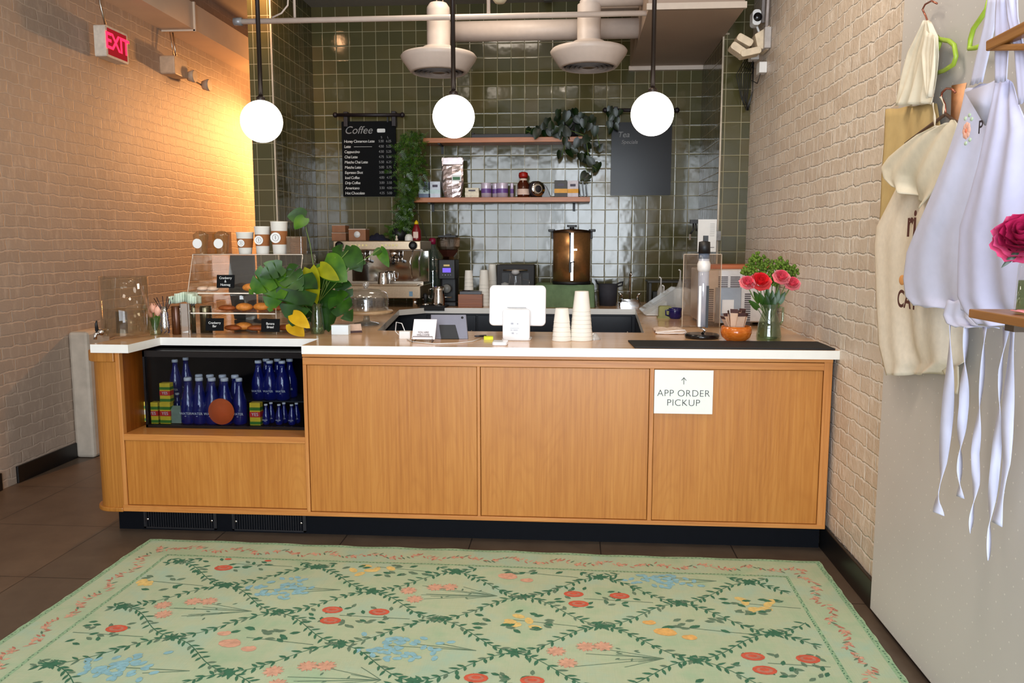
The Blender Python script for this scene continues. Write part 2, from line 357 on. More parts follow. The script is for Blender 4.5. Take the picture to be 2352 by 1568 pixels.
# vent grilles in the plinth
vm = mat('vent grille metal', (30, 30, 33), .4)
for vx0, vx1 in ((-2.06, -1.70), (-1.62, -1.26)):
    v = thing('vent_grille', 'black slotted vent in the plinth, %s' % ('near the rounded end post' if vx0 < -2 else 'under the right end of the drinks fridge'), 'vent', ((vx0+vx1)/2, 3.624, .055), group='vents in the counter plinth')
    w = (vx1-vx0)/2
    MB().box(-w, w, -.004, .0055, -.045, -.038).box(-w, w, -.004, .0055, .038, .045).box(-w, -w+.01, -.004, .0055, -.045, .045).box(w-.01, w, -.004, .0055, -.045, .045).build('frame', vm, v)
    s = MB()
    for i in range(int(2*w/.012)): s.box(-w+.012+i*.012, -w+.0145+i*.012, -.003, .003, -.038, .038)
    s.build('slat', mat('vent slat metal', (62, 62, 66), .35, .6), v)
    MB().ball((-w+.02, -.005, .0), .006, .003, .006).ball((w-.02, -.005, .0), .006, .003, .006).build('screw', CHROME, v)
# white-edged worktop, notched above the fridge, with runs left and right of the aisle
q = NT('pale wood worktop'); 
TOPW = wood('worktop wood', (206, 164, 122), (184, 140, 98), (220, 182, 142), 'x', rough=.16, fine=.35, fig=.5)
zt, th = .92, .0385
poly = [(-2.20, 3.50), (-2.02, 3.50), (-2.02, 3.79), (-1.222, 3.79), (-1.222, 3.532), (XR, 3.532), (XR, 4.18), (.38, 4.18), (.44, 5.69), (XR, 5.69), (XR-.19, 5.69)]
def slab(mb, poly, z0, z1, mtop, mside):
    n = len(poly); vs = [(p[0], p[1], z0) for p in poly]+[(p[0], p[1], z1) for p in poly]; o = len(mb.v)
    mb.add(vs, [list(range(n))[::-1]], mside); mb.f.append([o+n+i for i in range(n)]); mb.mi.append(mtop); mb.sm.append(False)
    for i in range(n): mb.f.append([o+i, o+(i+1) % n, o+n+(i+1) % n, o+n+i]); mb.mi.append(mside); mb.sm.append(False)
wt = thing('worktop', 'pale wood worktop with thick white edge running round the counter', 'countertop', (0, 3.9, zt))
EDGE = mat('white worktop edge', (234, 232, 226), .3, var=.015)
m_ = MB()
slab(m_, [(-2.20, 3.50), (-2.02, 3.50), (-2.02, 3.79), (-1.222, 3.79), (-1.222, 3.532), (XR, 3.532), (XR, 4.18), (-2.20, 4.18)], zt-th, zt, 0, 1)
W(m_, 'front_top', [TOPW, EDGE], wt)
m_ = MB(); slab(m_, [(.37, 4.18), (XR, 4.18), (XR, YC), (.965, YC), (.965, 5.69), (.44, 5.69)], zt-th, zt, 0, 1); W(m_, 'right_return_top', [TOPW, EDGE], wt)
m_ = MB(); slab(m_, [(-2.20, 4.18), (-1.03, 4.18), (-1.2, 5.5), (-2.045, 5.5), (-2.045, 5.3), (-2.20, 5.3)], zt-th, zt, 0, 1); W(m_, 'left_return_top', [TOPW, EDGE], wt)
m_ = MB(); slab(m_, [(-2.045, 5.5), (-1.2, 5.5), (-1.05, 5.69), (.965, 5.69), (.965, YB), (-2.045, YB)], zt-th, zt, 0, 1); W(m_, 'back_top', [TOPW, EDGE], wt)
# back counter cabinets
NAVY = mat('navy black cabinet', (16, 19, 28), .45)
bc = thing('back_cabinet', 'dark base cabinets under the back worktop behind the aisle', 'cabinet', (-.3, 6.0, 0))
W(MB().box(-2.04, .96, 5.74, YB-.005, .0, zt-th-.001), 'carcass', NAVY, bc)
for i in range(4):
    x0 = -1.05+i*.37
    dr = W(MB().box(x0, x0+.36, 5.722, 5.739, .12, zt-th-.015), 'door', mat('dark cabinet door', (20, 22, 30), .3), bc, bevel=.003)
    hb = MB().tube([(x0+.33, 5.70, .6), (x0+.33, 5.70, .76)], .005).tube([(x0+.33, 5.70, .61), (x0+.33, 5.722, .61)], .004).tube([(x0+.33, 5.70, .75), (x0+.33, 5.722, .75)], .004).build('handle', STEEL); hb.parent = dr
bc = thing('side_cabinet', 'dark base cabinet under the worktop run beside the brick wall', 'cabinet', (.8, 4.9, 0))
m_ = MB(); m_.prism([(.395, 4.16), (XR-.005, 4.16), (XR-.005, 5.5), (.96, 5.5), (.96, 5.69), (.46, 5.69)], 0, zt-th-.001); W(m_, 'carcass', NAVY, bc)
W(MB().prism([(.378, 4.2), (.392, 4.2), (.42, 4.9), (.406, 4.9)], .1, .86), 'door', mat('dark cabinet door', (20, 22, 30), .3), bc)
W(MB().prism([(.41, 4.93), (.422, 4.93), (.45, 5.66), (.436, 5.66)], .1, .86), 'door', mat('dark cabinet door', (20, 22, 30), .3), bc)
bc = thing('side_cabinet', 'dark base cabinet under the worktop run left of the aisle', 'cabinet', (-1.6, 4.8, 0))
m_ = MB(); m_.prism([(-2.18, 4.16), (-1.06, 4.16), (-1.22, 5.49), (-2.04, 5.49), (-2.04, 5.28), (-2.18, 5.28)], 0, zt-th-.001); W(m_, 'carcass', NAVY, bc)
W(MB().prism([(-1.045, 4.2), (-1.06, 4.2), (-1.2, 5.4), (-1.185, 5.4)], .1, .86), 'door', mat('dark cabinet door', (20, 22, 30), .3), bc)
# black rubber bar mat
bm_ = MB().prism([(.275, 3.545), (1.135, 3.545), (1.135, 3.80), (.262, 3.79)], 0, .008).build('bar_mat', mat('black rubber', (16, 15, 17), .7, var=.2, scale=200, bump=.2), bevel=.002, loc=(0, 0, zt))
tag(bm_, 'long black rubber bar mat on the worktop edge against the brick wall', 'mat')
# paper pickup sign taped to the counter face
p0, p1 = atY(1504, 849, yf-.004), atY(1636, 951, yf-.004)
sg = thing('pickup_sign', 'white square paper sign reading app order pickup taped to the counter face', 'sign', ((p0.x+p1.x)/2, yf-.004, (p0.z+p1.z)/2))
w, h = (p1.x-p0.x)/2, (p0.z-p1.z)/2
MB().box(-w, w, 0, .0015, -h, h).build('paper', mat('sign paper', (232, 234, 226), .6, var=.01), sg)
INK = mat('dark grey ink', (48, 50, 50), .7)
text('APP ORDER\nPICKUP', .0425, INK, sg, (0, -.0015, -.028), sp=1.05, bold=-.0007)
a = MB().box(-.0012, .0012, -.0008, 0, .034, .062); a.prism([(0, .066), (.011, .053), (.009, .051), (0, .0625), (-.009, .051), (-.011, .053)], -.0008, 0, 'y'); a.build('arrow', INK, sg)
# ------------------------------------------------------------------ drinks fridge set into the counter
fr = thing('display_fridge', 'black glass-fronted drinks fridge set in a bay of the oak counter', 'fridge', (-1.66, 3.9, .492))
FX0, FX1, FZ0, FZ1, FY = -2.06, -1.235, .492, .868, 3.70
bk = mat('fridge black', (3, 3, 5), .7, var=.15, Specular_IOR_Level=.05)
W(MB().box(FX0, FX1, 4.095, 4.11, FZ0, FZ1).box(FX0, FX0+.012, FY, 4.1, FZ0, FZ1).box(FX1-.012, FX1, FY, 4.1, FZ0, FZ1).box(FX0, FX1, FY, 4.1, FZ0, FZ0+.012).box(FX0, FX1, FY+.01, 4.1, FZ1-.012, FZ1), 'casing', bk, fr)
W(MB().box(FX0, FX1, FY-.012, FY, FZ0, FZ0+.014).box(FX0, FX1, FY-.012, FY, FZ1-.03, FZ1).box(FX0, FX0+.01, FY-.012, FY, FZ0, FZ1).box(FX1-.01, FX1, FY-.012, FY, FZ0, FZ1), 'frame', BLKG, fr)
W(MB().box(FX0+.01, FX1-.01, FY-.008, FY-.004, FZ0+.014, FZ1-.03), 'glass_front', glass('fridge glass', (225, 228, 232), .0, .03), fr)
W(MB().box(FX0+.012, FX1-.012, FY+.19, 4.09, .585, .590), 'rack', mat('wire rack', (70, 74, 78), .4, .7), fr)
W(MB().box(FX0+.05, FX1-.05, 3.80, 3.81, FZ1-.022, FZ1-.014), 'fill_bar', emis('fridge fill glow', (220, 235, 255), 5), fr)  # glowing bar added inside to brighten the bottles
W(MB().lathe([(.001, 0), (.064, 0), (.064, .0015), (.001, .0015)], (atY(508, 945, 3.69).x, FY-.0102, atY(508, 945, 3.69).z), axis='y', n=40), 'round_sticker', glass('orange sticker', (224, 130, 80), .02, .5, .30, (196, 100, 50)), fr)
BLUE = mat('cobalt glass', (10, 22, 100), .06, 0, var=.1, Coat_Weight=.6)
CAPW = mat('white metal cap', (228, 230, 232), .35)
def bottle(h, label, group, x, y, z, wf=.185):
    t = thing('water_bottle', label, 'bottle', (x, y, z), group=group); r = h*wf
    MB().lathe([(r*.9, 0), (r, .01), (r, h*.42), (r*.93, h*.5), (r*.62, h*.68), (r*.42, h*.82), (r*.38, h*.93)]).build('body', BLUE, t)
    MB().lathe([(r*.46, h*.93), (r*.46, h*.985), (r*.40, h)]).build('cap', CAPW, t)
    text('WATER', h*.075, CAPW, t, (0, -r-.0005, h*.24), name='label_print')
    MB().box(-.004, .004, -r-.001, -r, h*.18, h*.19).build('label_line', CAPW, t)
    return t
zb = FZ0+.0125
ps = [(436, 'first'), (462, 'second'), (491, 'third'), (520, 'fourth'), (553, 'fifth')]
for i, (px, nm) in enumerate(ps):
    for k, dy in enumerate((0, .09)):
        if i == 4 and k: continue
        p = atY(px, 975, 3.745); x = p.x
        bottle(.226, '%s tall cobalt blue bottle from the left in the %s row of the fridge' % (nm, 'front' if not k else 'second'), 'tall blue bottles in the fridge', x+k*.014, 3.745+dy, zb, .15 if i == 4 else .175)
for i, px in enumerate((602, 628, 656)):
    for k in (0, 1):
        p = atY(px, 930, 3.96)
        bottle(.2, 'dark blue bottle on the raised fridge rack, %s pair from the left, %s one' % (('first', 'second', 'third')[i], ('front', 'rear')[k]), 'blue bottles on the raised rack', p.x+k*.014, 3.93+.07*k, .5905)
for i, px in enumerate((612, 642, 671)):
    for k in (0, 1):
        p = atY(px, 970, 3.745)
        bottle(.1, 'short blue bottle at the fridge bottom, %s pair from the left, %s one' % (('first', 'second', 'third')[i], ('front', 'rear')[k]), 'short blue bottles at the fridge bottom', p.x+k*.010, 3.745+.04*k, zb)
for k in (0, 1):
    bottle(.2, 'blue bottle on the raised rack at the left of the fridge, %s one' % ('front', 'rear')[k], 'blue bottles on the raised rack', atY(402, 880, 3.96).x+.02+k*.02, 3.93+.075*k, .5905, .16)
bottle(.13, 'short blue bottle standing right of the stacked juice cartons', 'short blue bottles behind the cartons', atY(408, 930, 3.84).x, 3.84, zb); 
cy_, cg_, cr_, cl_ = mat('carton yellow', (226, 196, 40), .4), mat('carton green', (60, 120, 30), .4), mat('carton red', (206, 40, 34), .4), mat('carton cream', (224, 220, 190), .4)
def carton(label, x, y, z, rz=0, red=True, h=.105):
    t = thing('juice_carton', label, 'carton', (x, y, z), rz, group='juice cartons in the fridge')
    w = .026
    MB().box(-w, w, -w*.7, w*.7, 0, h).build('body', cy_, t, bevel=.001)
    MB().box(-w*1.01, w*1.01, -w*.72, w*.72, h*.66, h*.80).box(-w*1.01, w*1.01, -w*.72, w*.72, .004, .018).build('green_band', cg_, t)
    MB().box(-w*1.01, w*1.01, -w*.73, w*.73, h*.36, h*.6).build('red_band', cr_ if red else cl_, t)
    text('YES', h*.2, WHITE, t, (0, -w*.75, h*.48))
carton('yellow and red juice carton in the lower layer, left of its twin', atY(357, 978, 3.735).x, 3.735, zb)
carton('yellow and red juice carton in the lower layer, next to the grey carton', atY(385, 978, 3.735).x, 3.735, zb)
carton('yellow and green juice carton standing on top of two others', atY(384, 925, 3.735).x, 3.735, zb+.1055, 0, True, .095)
carton('yellow juice carton standing alone right of the tall blue bottles', atY(590, 978, 3.735).x, 3.735, zb, 0, True, .11)
carton('pale juice carton turned away behind the glass at the far left of the fridge', atY(335, 978, 3.76).x, 3.77, zb, .3, False, .1)
t = thing('milk_carton', 'plain grey green carton between the yellow cartons and the blue bottles', 'carton', (atY(408, 978, 3.74).x, 3.745, zb))
MB().box(-.026, .026, -.018, .018, 0, .07).build('body', mat('grey green card', (128, 146, 124), .5), t, bevel=.002)
MB().prism([(-.018, .07), (.018, .07), (0, .085)], -.026, .026, 'x').build('gable_top', mat('grey green card', (128, 146, 124), .5), t)
# ------------------------------------------------------------------ lights
def area(name, loc, rot, sx, sy, power, col):
    l = bpy.data.lights.new(name, 'AREA'); l.shape = 'RECTANGLE'; l.size = sx; l.size_y = sy; l.energy = power; l.color = col
    o = bpy.data.objects.new(name, l); C.objects.link(o); o.location = loc; o.rotation_euler = rot; return o
area('daylight_window', (-1.3, YF-.25, 1.75), (R(90), 0, 0), 1.7, 2.4, 130, (.84, .92, 1))
area('daylight_door', (.33, YF-.25, 1.5), (R(90), 0, 0), 1.3, 2.8, 185, (.84, .92, 1))
for x, y, p in ((-1.2, 2.0, 8), (.1, 2.4, 20), (-.6, 4.9, 11)):
    area('ceiling_fill', (x, y, 3.4 if y < 4 else 3.3), (0, 0, 0), .5, .5, p, (1, .86, .70))  # warm fill areas added out of view, no fittings modelled
def spot(loc, target, power, col, angle, blend=.3, rad=.05):
    l = bpy.data.lights.new('spot', 'SPOT'); l.energy = power; l.color = col; l.spot_size = R(angle); l.spot_blend = blend; l.shadow_soft_size = rad
    o = bpy.data.objects.new('wall_wash_spot', l); C.objects.link(o); o.location = loc
    o.rotation_euler = (Vector(target)-Vector(loc)).to_track_quat('-Z', 'Y').to_euler(); return o
spot((-2.35, 8.4, 2.5), (-3.2, 7.3, 1.3), 330, (1, .45, .15), 125, .6)
spot((-2.0, 5.3, 3.2), (-3.2, 7.2, 1.3), 40, (1, .52, .25), 90, 1.)
spot((-.3, 3.0, 3.3), (1.15, 3.9, 1.9), 45, (1, .74, .48), 80, .9)
pl = bpy.data.lights.new('corridor_fill', 'POINT'); pl.energy = 26; pl.color = (1, .46, .15); pl.shadow_soft_size = .08  # warm point added to brighten the duct and corridor ceiling
po = bpy.data.objects.new('corridor_fill', pl); C.objects.link(po); po.location = (-2.62, 7.9, 2.75)
w = bpy.data.worlds.new('world'); bpy.context.scene.world = w; w.use_nodes = True
w.node_tree.nodes['Background'].inputs[0].default_value = (.72, .82, 1, 1); w.node_tree.nodes['Background'].inputs[1].default_value = .5
sc = bpy.context.scene
sc.view_settings.view_transform = 'Standard'; sc.view_settings.look = 'None'; sc.view_settings.exposure = .14; sc.view_settings.gamma = 1
sc.cycles.use_denoising = True; sc.cycles.max_bounces = 7; sc.cycles.transparent_max_bounces = 24; sc.cycles.caustics_reflective = False; sc.cycles.caustics_refractive = False
sc.cycles.sample_clamp_indirect = 6; sc.cycles.diffuse_bounces = 4
# ------------------------------------------------------------------ globe pendants
ROD = mat('bronze rod', (34, 24, 20), .4, .4)
for px, py, d, lb in ((601, 279, .2, 'white glowing globe pendant nearest the cream brick wall, hung on a dark rod'), (1042, 268, .2, 'white glowing globe pendant between the other two, over the card reader tablet'), (1498, 262, .2, 'white glowing globe pendant on a dark rod nearest the pale brick wall')):
    p = atY(px, py, 3.85)
    t = thing('globe_pendant', lb, 'lamp', p, group='globe pendants above the counter')
    MB().ball((0, 0, 0), .0985, n=40, k=24).build('globe', emis('glowing opal glass', (255, 246, 232), 4.5), t)
    MB().tube([(0, 0, .10), (0, 0, 3.5-p.z)], .0105, 10).build('rod', ROD, t)
    MB().lathe([(.02, .092), (.02, .112), (.011, .12)]).build('socket_cap', ROD, t)
    MB().lathe([(.055, 3.5-p.z-.02), (.055, 3.5-p.z)]).build('canopy', ROD, t)
# ------------------------------------------------------------------ overhead pipes and air diffusers
DUCT = mat('painted duct metal', (204, 188, 176), .45, var=.03)
for px, py, lb in ((1008, 152, 'round white ceiling air diffuser above the espresso machine side'), (1352, 140, 'round white ceiling air diffuser beside the bulkhead')):
    p = atY(px, py, 5.3)
    t = thing('air_diffuser', lb, 'air vent', p, group='round air diffusers')
    MB().lathe([(.10, .115), (.13, .085), (.232, .07), (.244, .055), (.236, .035), (.185, -.035), (.17, -.045), (.16, -.03)], n=48, cap=False).build('cone', DUCT, t)
    g_ = MB()
    for r in (.15, .12, .09, .06): g_.lathe([(r, -.046), (r-.022, -.02), (r-.020, -.018), (r+.002, -.044)], n=40, cap=False)
    g_.lathe([(.0, -.03), (.04, -.042), (.045, -.02)], n=24, cap=False)
    g_.build('grille', mat('diffuser ring metal', (150, 140, 134), .4), t)
    MB().lathe([(.155, -.012), (.0, -.012)], n=30, cap=False).build('throat', mat('dark duct inside', (52, 46, 44), .7), t)
    nk = MB().lathe([(.1, .09), (.074, .13), (.074, .34)], n=32, cap=False)
    if px < 1100: nk.lathe([(.074, .34), (.072, .36), (.055, .385), (.02, .395), (0, .396)], n=32, cap=False)
    else: nk.tube([(0, 0, .30), (0, 0, .345), (.02, 0, .375), (.06, 0, .39), (.42-p.x+.02, 0, .39)], .062, 24)
    nk.build('neck', DUCT, t)
    MB().tube([(-.01, 0, .38), (-.01, 0, 3.5-p.z)], .004).tube([(.03, 0, .38), (.03, 0, 3.5-p.z)], .004).build('hanger_rod', STEEL, t)
p0, p1 = atY(1055, 73, 5.62), atY(1470, 70, 5.62)
tag(MB().tube([(p0.x-.1, 5.62, p0.z), (.43, 5.62, p0.z)], .066, 28).build('ventilation_duct', DUCT), 'thick white round duct running behind the diffusers into the bulkhead', 'duct')
t = thing('tapered_duct', 'tapered white duct boot rising behind the pipe beside the bulkhead', 'duct', (.2, 5.66, 2.95))
MB().prism([(-.16, -.03), (.22, -.03), (.22, .2), (-.02, .2)], -.08, .12, 'y').build('boot', DUCT, t, bevel=.004)
p0, p1 = atY(545, 50, 5.0), atY(1462, 34, 5.0)
t = thing('conduit_pipe', 'long thin white pipe crossing in front of the green tiles', 'pipe', p0)
L = .42-p0.x
MB().tube([(0, 0, 0), (L, 0, 0)], .0165, 14).build('tube', DUCT, t)
MB().tube([(-.02, 0, 0), (.03, 0, 0)], .024, 14).tube([(.12, 0, 0), (.14, 0, 0)], .021, 14).build('end_cap', mat('grey fitting', (150, 152, 156), .4, .4), t)
MB().tube([(.22, 0, .02), (.28, 0, .045), (.32, 0, .09), (.33, 0, .2), (.33, 0, 3.5-p0.z)], .0055).tube([(.335+.02, .02, .0), (.335+.02, .02, 3.5-p0.z)], .008).build('branch_conduit', DUCT, t)
x_ = atY(1122, 0, 5.0).x-p0.x
MB().tube([(x_, 0, 0), (x_, 0, 3.5-p0.z)], .011).build('drop_pipe', DUCT, t)
p = atY(1148, 3, 5.2)
t = thing('smoke_detector', 'small cream round smoke detector under the ceiling between the diffusers', 'detector', p)
MB().lathe([(.0, -.012), (.03, -.01), (.045, .01), (.045, .03)], n=24).build('body', mat('aged cream plastic', (206, 196, 166), .5), t)
MB().tube([(0, 0, .03), (0, 0, 3.5-p.z)], .006).build('stem', DUCT, t)
p = atY(1259, 0, 6.2)
tag(MB().box(-.03, .03, -.03, .03, -.01, 3.2-p.z-.001).build('conduit_box', mat('grey box', (96, 96, 92), .6), loc=p), 'grey metal box against the tiles at the ceiling', 'box')
# ------------------------------------------------------------------ exit sign and emergency lamp on the cream wall
z_ = (atX(243, 50, -3.06).z); p0 = atX(243, 92, -3.06); p1 = atX(293, 92, -3.06)
t = thing('exit_sign', 'lit red exit sign hung on the cream brick wall', 'sign', (-3.1, (p0.y+p1.y)/2, p0.z+.0))
hw = (p1.y-p0.y)/2
MB().rbox(-.04, .04, -hw, hw, -.1, .1, .012, 'x').build('housing', mat('sign housing', (226, 214, 198), .4), t)
MB().box(.04, .0425, -hw+.02, hw-.02, -.085, .085).build('face', emis('glowing red face', (150, 30, 34), 1.0), t)
text('EXIT', .145, emis('glowing red letters', (255, 26, 52), 5), t, (.0445, 0, 0), (PI/2, 0, PI/2), sp=.95, bold=.003)
MB().tube([(0, -hw+.08, .1), (-.02, -hw+.06, .25), (-.02, -hw+.05, 3.5-p0.z)], .007).build('stem', STEEL, t)
p = atX(412, 155, -3.1)
t = thing('emergency_light', 'twin-headed emergency light on the cream brick wall under the duct', 'light', p)
MB().rbox(-.1, .02, -.12, .10, -.07, .07, .02, 'x').build('body', mat('beige plastic', (190, 170, 146), .5), t, bevel=.006)
MB().tube([(-.03, .02, .07), (-.05, .02, 3.02-p.z)], .006).tube([(-.03, -.02, .07), (-.045, -.04, 3.02-p.z)], .004).build('hanger', STEEL, t)
for dy, dz in ((.14, -.04), (.40, -.06)):
    MB().lathe([(.0, -.03), (.035, -.03), (.05, .02), (.044, .03)], (.03, dy, dz), axis='x', n=20).build('lamp_head', mat('beige plastic', (190, 170, 146), .5), t)
MB().tube([(-.02, .08, -.03), (0, .42, -.07)], .008).build('arm', STEEL, t)
# ------------------------------------------------------------------ cameras and boxes high on the brick wall by the pier
p = atX(1725, 100, 1.06)
CREAM = mat('cream plastic', (222, 204, 176), .45)
t = thing('emergency_light', 'cream angular emergency light with two tilted heads high on the pale brick wall', 'light', p)
MB().prism([(.0, .03), (.085, .08), (.085, -.06), (.02, -.05)], -.10, .04, 'y').build('body', CREAM, t, bevel=.004)
for dx, dz, a in ((-.055, .0, .5), (-.09, -.05, .6)):
    MB(Matrix.Translation((dx, -.05, dz)) @ Matrix.Rotation(a, 4, 'Y')).rbox(-.05, .05, -.05, .05, -.022, .022, .015, 'y').build('lamp_head', CREAM, t, bevel=.003)
MB(Matrix.Translation((-.02, -.06, -.07)) @ Matrix.Rotation(-.2, 4, 'Y')).rbox(-.06, .06, -.05, .05, -.02, .02, .015, 'y').build('lamp_head', CREAM, t, bevel=.003)
t = thing('security_camera', 'small white security camera with black face high on the pale brick wall', 'camera', atX(1738, 42, 1.08))
MB().rbox(-.03, .02, -.03, .05, -.045, .045, .02, 'y').build('housing', WHITE, t, bevel=.003)
MB().lathe([(.0, -.038), (.024, -.036), (.027, -.028)], axis='y', n=24).build('lens', BLKG, t)
MB().tube([(.01, .03, -.04), (.03, .03, -.09), (.065, .03, -.1)], .007).build('bracket', WHITE, t)
p = atX(1760, 90, 1.13)
t = thing('junction_box', 'grey electrical box with conduits high on the pale brick wall', 'box', p)
MB().box(-.02, .018, -.05, .05, -.06, .06).build('box', mat('grey box paint', (184, 178, 174), .5), t, bevel=.004)
MB().tube([(0, 0, .06), (.0, -.01, .2), (.0, -.01, 3.5-p.z)], .010).tube([(0, .10, .12), (0, .10, 3.5-p.z)], .012).build('conduit', mat('grey conduit', (170, 160, 156), .4), t)
for px, py, w_, h_, lb in ((1730, 131, .022, .022, 'upper small white cable box on the pale brick wall beside the tiled pier'), (1747, 157, .016, .032, 'lower tall white cable box on the pale brick wall beside the tiled pier')):
    p = atX(px, py, 1.12)
    t = thing('cable_box', lb, 'box', p)
    MB().rbox(-w_, .028, -.04, .04, -h_, h_, .006, 'x').build('housing', WHITE, t)
    MB().tube([(0, .0, -h_), (-.01, .03, -h_-.05), (-.03, .1, -h_-.02)], .0025).build('cable', BLACK, t)
t = thing('cable_bundle', 'dark cables drooping in a loop against the green tiled pier', 'cable', atY(1712, 180, 5.46))
cbm = MB()
for i in range(7):
    a = (-.05+i*.013); cbm.tube([(a+.05, 0, .13), (a*1.2, -.01, .02), (a*.5, -.01, -.12-.01*(i % 3)), (.02+a*.2, 0, -.2), (.05, 0, -.08), (.07-.005*i, 0, .13)], .0025, 6)
cbm.build('cables', mat('dark cable', (26, 26, 24), .5), t)
# ------------------------------------------------------------------ chalkboards hung on the tiles
def chalkboard(lb, x0, x1, y0, y1, bx0, bx1, by):
    a, b = atY(x0, y0, 6.36), atY(x1, y1, 6.36); c0, c1 = atY(bx0, by, 6.33), atY(bx1, by, 6.33)
    t = thing('chalkboard', lb, 'sign', ((a.x+b.x)/2, 6.36, (a.z+b.z)/2)); w, h = (b.x-a.x)/2, (a.z-b.z)/2
    MB().rbox(-w, w, 0, .02, -h, h, .008, 'y').build('board', SLATE, t)
    o = Vector(t.location)
    r = MB().tube([c0-o, c1-o], .014, 10).ball(c0-o, .02).ball(c1-o, .02)
    r.build('hanging_rail', mat('dark iron', (26, 16, 20), .5), t)
    for x in (c0.x+.08, c1.x-.07): MB().box(x-o.x-.016, x-o.x+.016, -.03, .035, c0.z-o.z-.09, c0.z-o.z+.025).build('bracket', mat('dark iron', (26, 16, 20), .5), t, bevel=.003)
    MB().box(-w*.8, -w*.8+.01, -.01, .0, h-.01, c0.z-o.z).box(w*.7, w*.7+.01, -.01, .0, h-.01, c0.z-o.z).build('hook', BLACK, t)
    return t, w, h
t, w, h = chalkboard('black coffee menu chalkboard with handwritten prices left of the hanging fern', 784, 911, 279, 451, 770, 924, 264)
text('Coffee', .082, CHALKD, t, (-w*.38, -.001, h*.76), shear=.3)
c_ = MB().rbox(w*.32, w*.62, -.0015, -.0005, h*.70, h*.80, .008, 'y').build('cup_drawing', CHALK, t)
names = ['Honey Cinnamon Latte', 'Latte', 'Cappuccino', 'Chai Latte', 'Matcha Chai Latte', 'Matcha Latte', 'Espresso Shot', 'Iced Coffee', 'Drip Coffee', 'Americano', 'Hot Chocolate']
price = [('5.50', '6.25'), ('4.50', '5.25'), ('4.50', '5.25'), ('4.75', '5.50'), ('5.50', '6.25'), ('5.00', '5.75'), ('3.00', '3.50'), ('4.00', '4.75'), ('3.00', '3.50'), ('3.50', '4.00'), ('4.25', '5.00')]
for i, (n_, pr) in enumerate(zip(names, price)):
    z = h*(.47-i*.138)
    text(n_, .030, CHALK, t, (-w*.92, -.001, z), align='LEFT', sp=.86, shear=.1)
    text('%s   %s' % pr, .027, CHALKD, t, (w*.60, -.001, z), sp=.9)
text('S      L', .024, CHALKD, t, (w*.6, -.001, h*.57))
MB().box(-w*.55, w*.12, -.0012, -.0006, h*.325, h*.332).build('chalk_line', CHALK, t)
t, w, h = chalkboard('glossy black chalkboard behind the globe pendant with worn writing', 1405, 1540, 281, 448, 1390, 1555, 253)
t.children[0].data.materials[0] = mat('shiny chalkboard', (12, 13, 17), .2, var=.1, scale=6, Specular_IOR_Level=.22)
text('Tea', .06, CHALKD, t, (-w*.6, -.001, h*.66), shear=.2)
text('Specials', .04, CHALKD, t, (-w*.4, -.001, h*.46), shear=.2)
# ------------------------------------------------------------------ wall shelves
ZS2, ZS1 = atY(1150, 454, 6.27).z, atY(1150, 318, 6.27).z
for z, x0, x1, lb in ((ZS1, atY(972, 320, 6.22).x, atY(1340, 320, 6.22).x, 'upper wooden wall shelf carrying the trailing pothos'), (ZS2, atY(950, 458, 6.22).x, atY(1355, 458, 6.22).x, 'lower wooden wall shelf carrying boxes, jars and a foil bag')):
    t = thing('wall_shelf', lb, 'shelf', ((x0+x1)/2, 6.3, z), group='wooden shelves on the tiles'); w = (x1-x0)/2
    MB().box(-w, w, -.1, .1, -.036, 0).build('board', SHELFW, t, bevel=.002)
    for x in (-w+.12, w-.12): MB().prism([(-.08, -.0365), (-.08, -.044), (.09, -.044), (.09, -.1), (.098, -.1), (.098, -.0365)], x-.01, x+.01, 'x').build('bracket', BLACK, t)
def onshelf(px, z=None, y=6.27): p = atY(px, 452 if z is None else 316, y); return (p.x, y, (ZS2 if z is None else z)+.001)
k2 = mpp((0, 6.27, 1.9))
def sbox(name, lb, px, w, h, m1, m2, cat='box', band=.5, y=6.27, d=.06, rz=0):
    t = thing(name, lb, cat, onshelf(px, y=y), rz); W2 = w*k2/2; hh = h*k2
    MB().box(-W2, W2, -d/2, d/2, 0, hh).build('carton', m1, t, bevel=.002)
    MB().box(-W2*1.01, W2*1.01, -d/2-.001, d/2, hh*.25, hh*(.25+band*.5)).build('label_band', m2, t)
    MB().box(-W2*.5, W2*.5, -d/2-.002, -d/2, hh*.65, hh*.8).build('print', mat('dark print', (60, 50, 70), .5), t)
    return t
sbox('tea_box', 'blue and white tea box at the left end of the lower shelf', 975, 24, 37, mat('slate blue box', (96, 108, 132), .4), mat('pale aqua', (196, 222, 222), .4))
sbox('tea_box', 'white and pale blue tea box between its darker twin and the foil bag', 1001, 24, 37, mat('pale blue box', (206, 214, 226), .4), mat('pale aqua', (196, 222, 222), .4))
sbox('tea_box', 'black box with a yellow label on the lower shelf', 1288, 29, 38, mat('charcoal box', (50, 44, 38), .5), mat('amber label', (226, 160, 24), .5))
sbox('tea_box', 'white box with a yellow label on the lower shelf', 1317, 25, 37, mat('white lilac box', (206, 200, 206), .5), mat('amber label', (226, 160, 24), .5), rz=-.15)
sbox('small_box', 'low cream marble box between the foil bag and the purple tins', 1085, 32, 22, mat('cream marble', (214, 204, 176), .4, var=.2, scale=60), mat('cream band', (228, 220, 196), .5))
t = thing('foil_bag', 'tall crinkled rose silver foil coffee bag with a green label', 'bag', onshelf(1040))
FOIL = mat('rose silver foil', (206, 190, 188), .22, .85, var=.2, scale=20, bump=.8)
rows = []
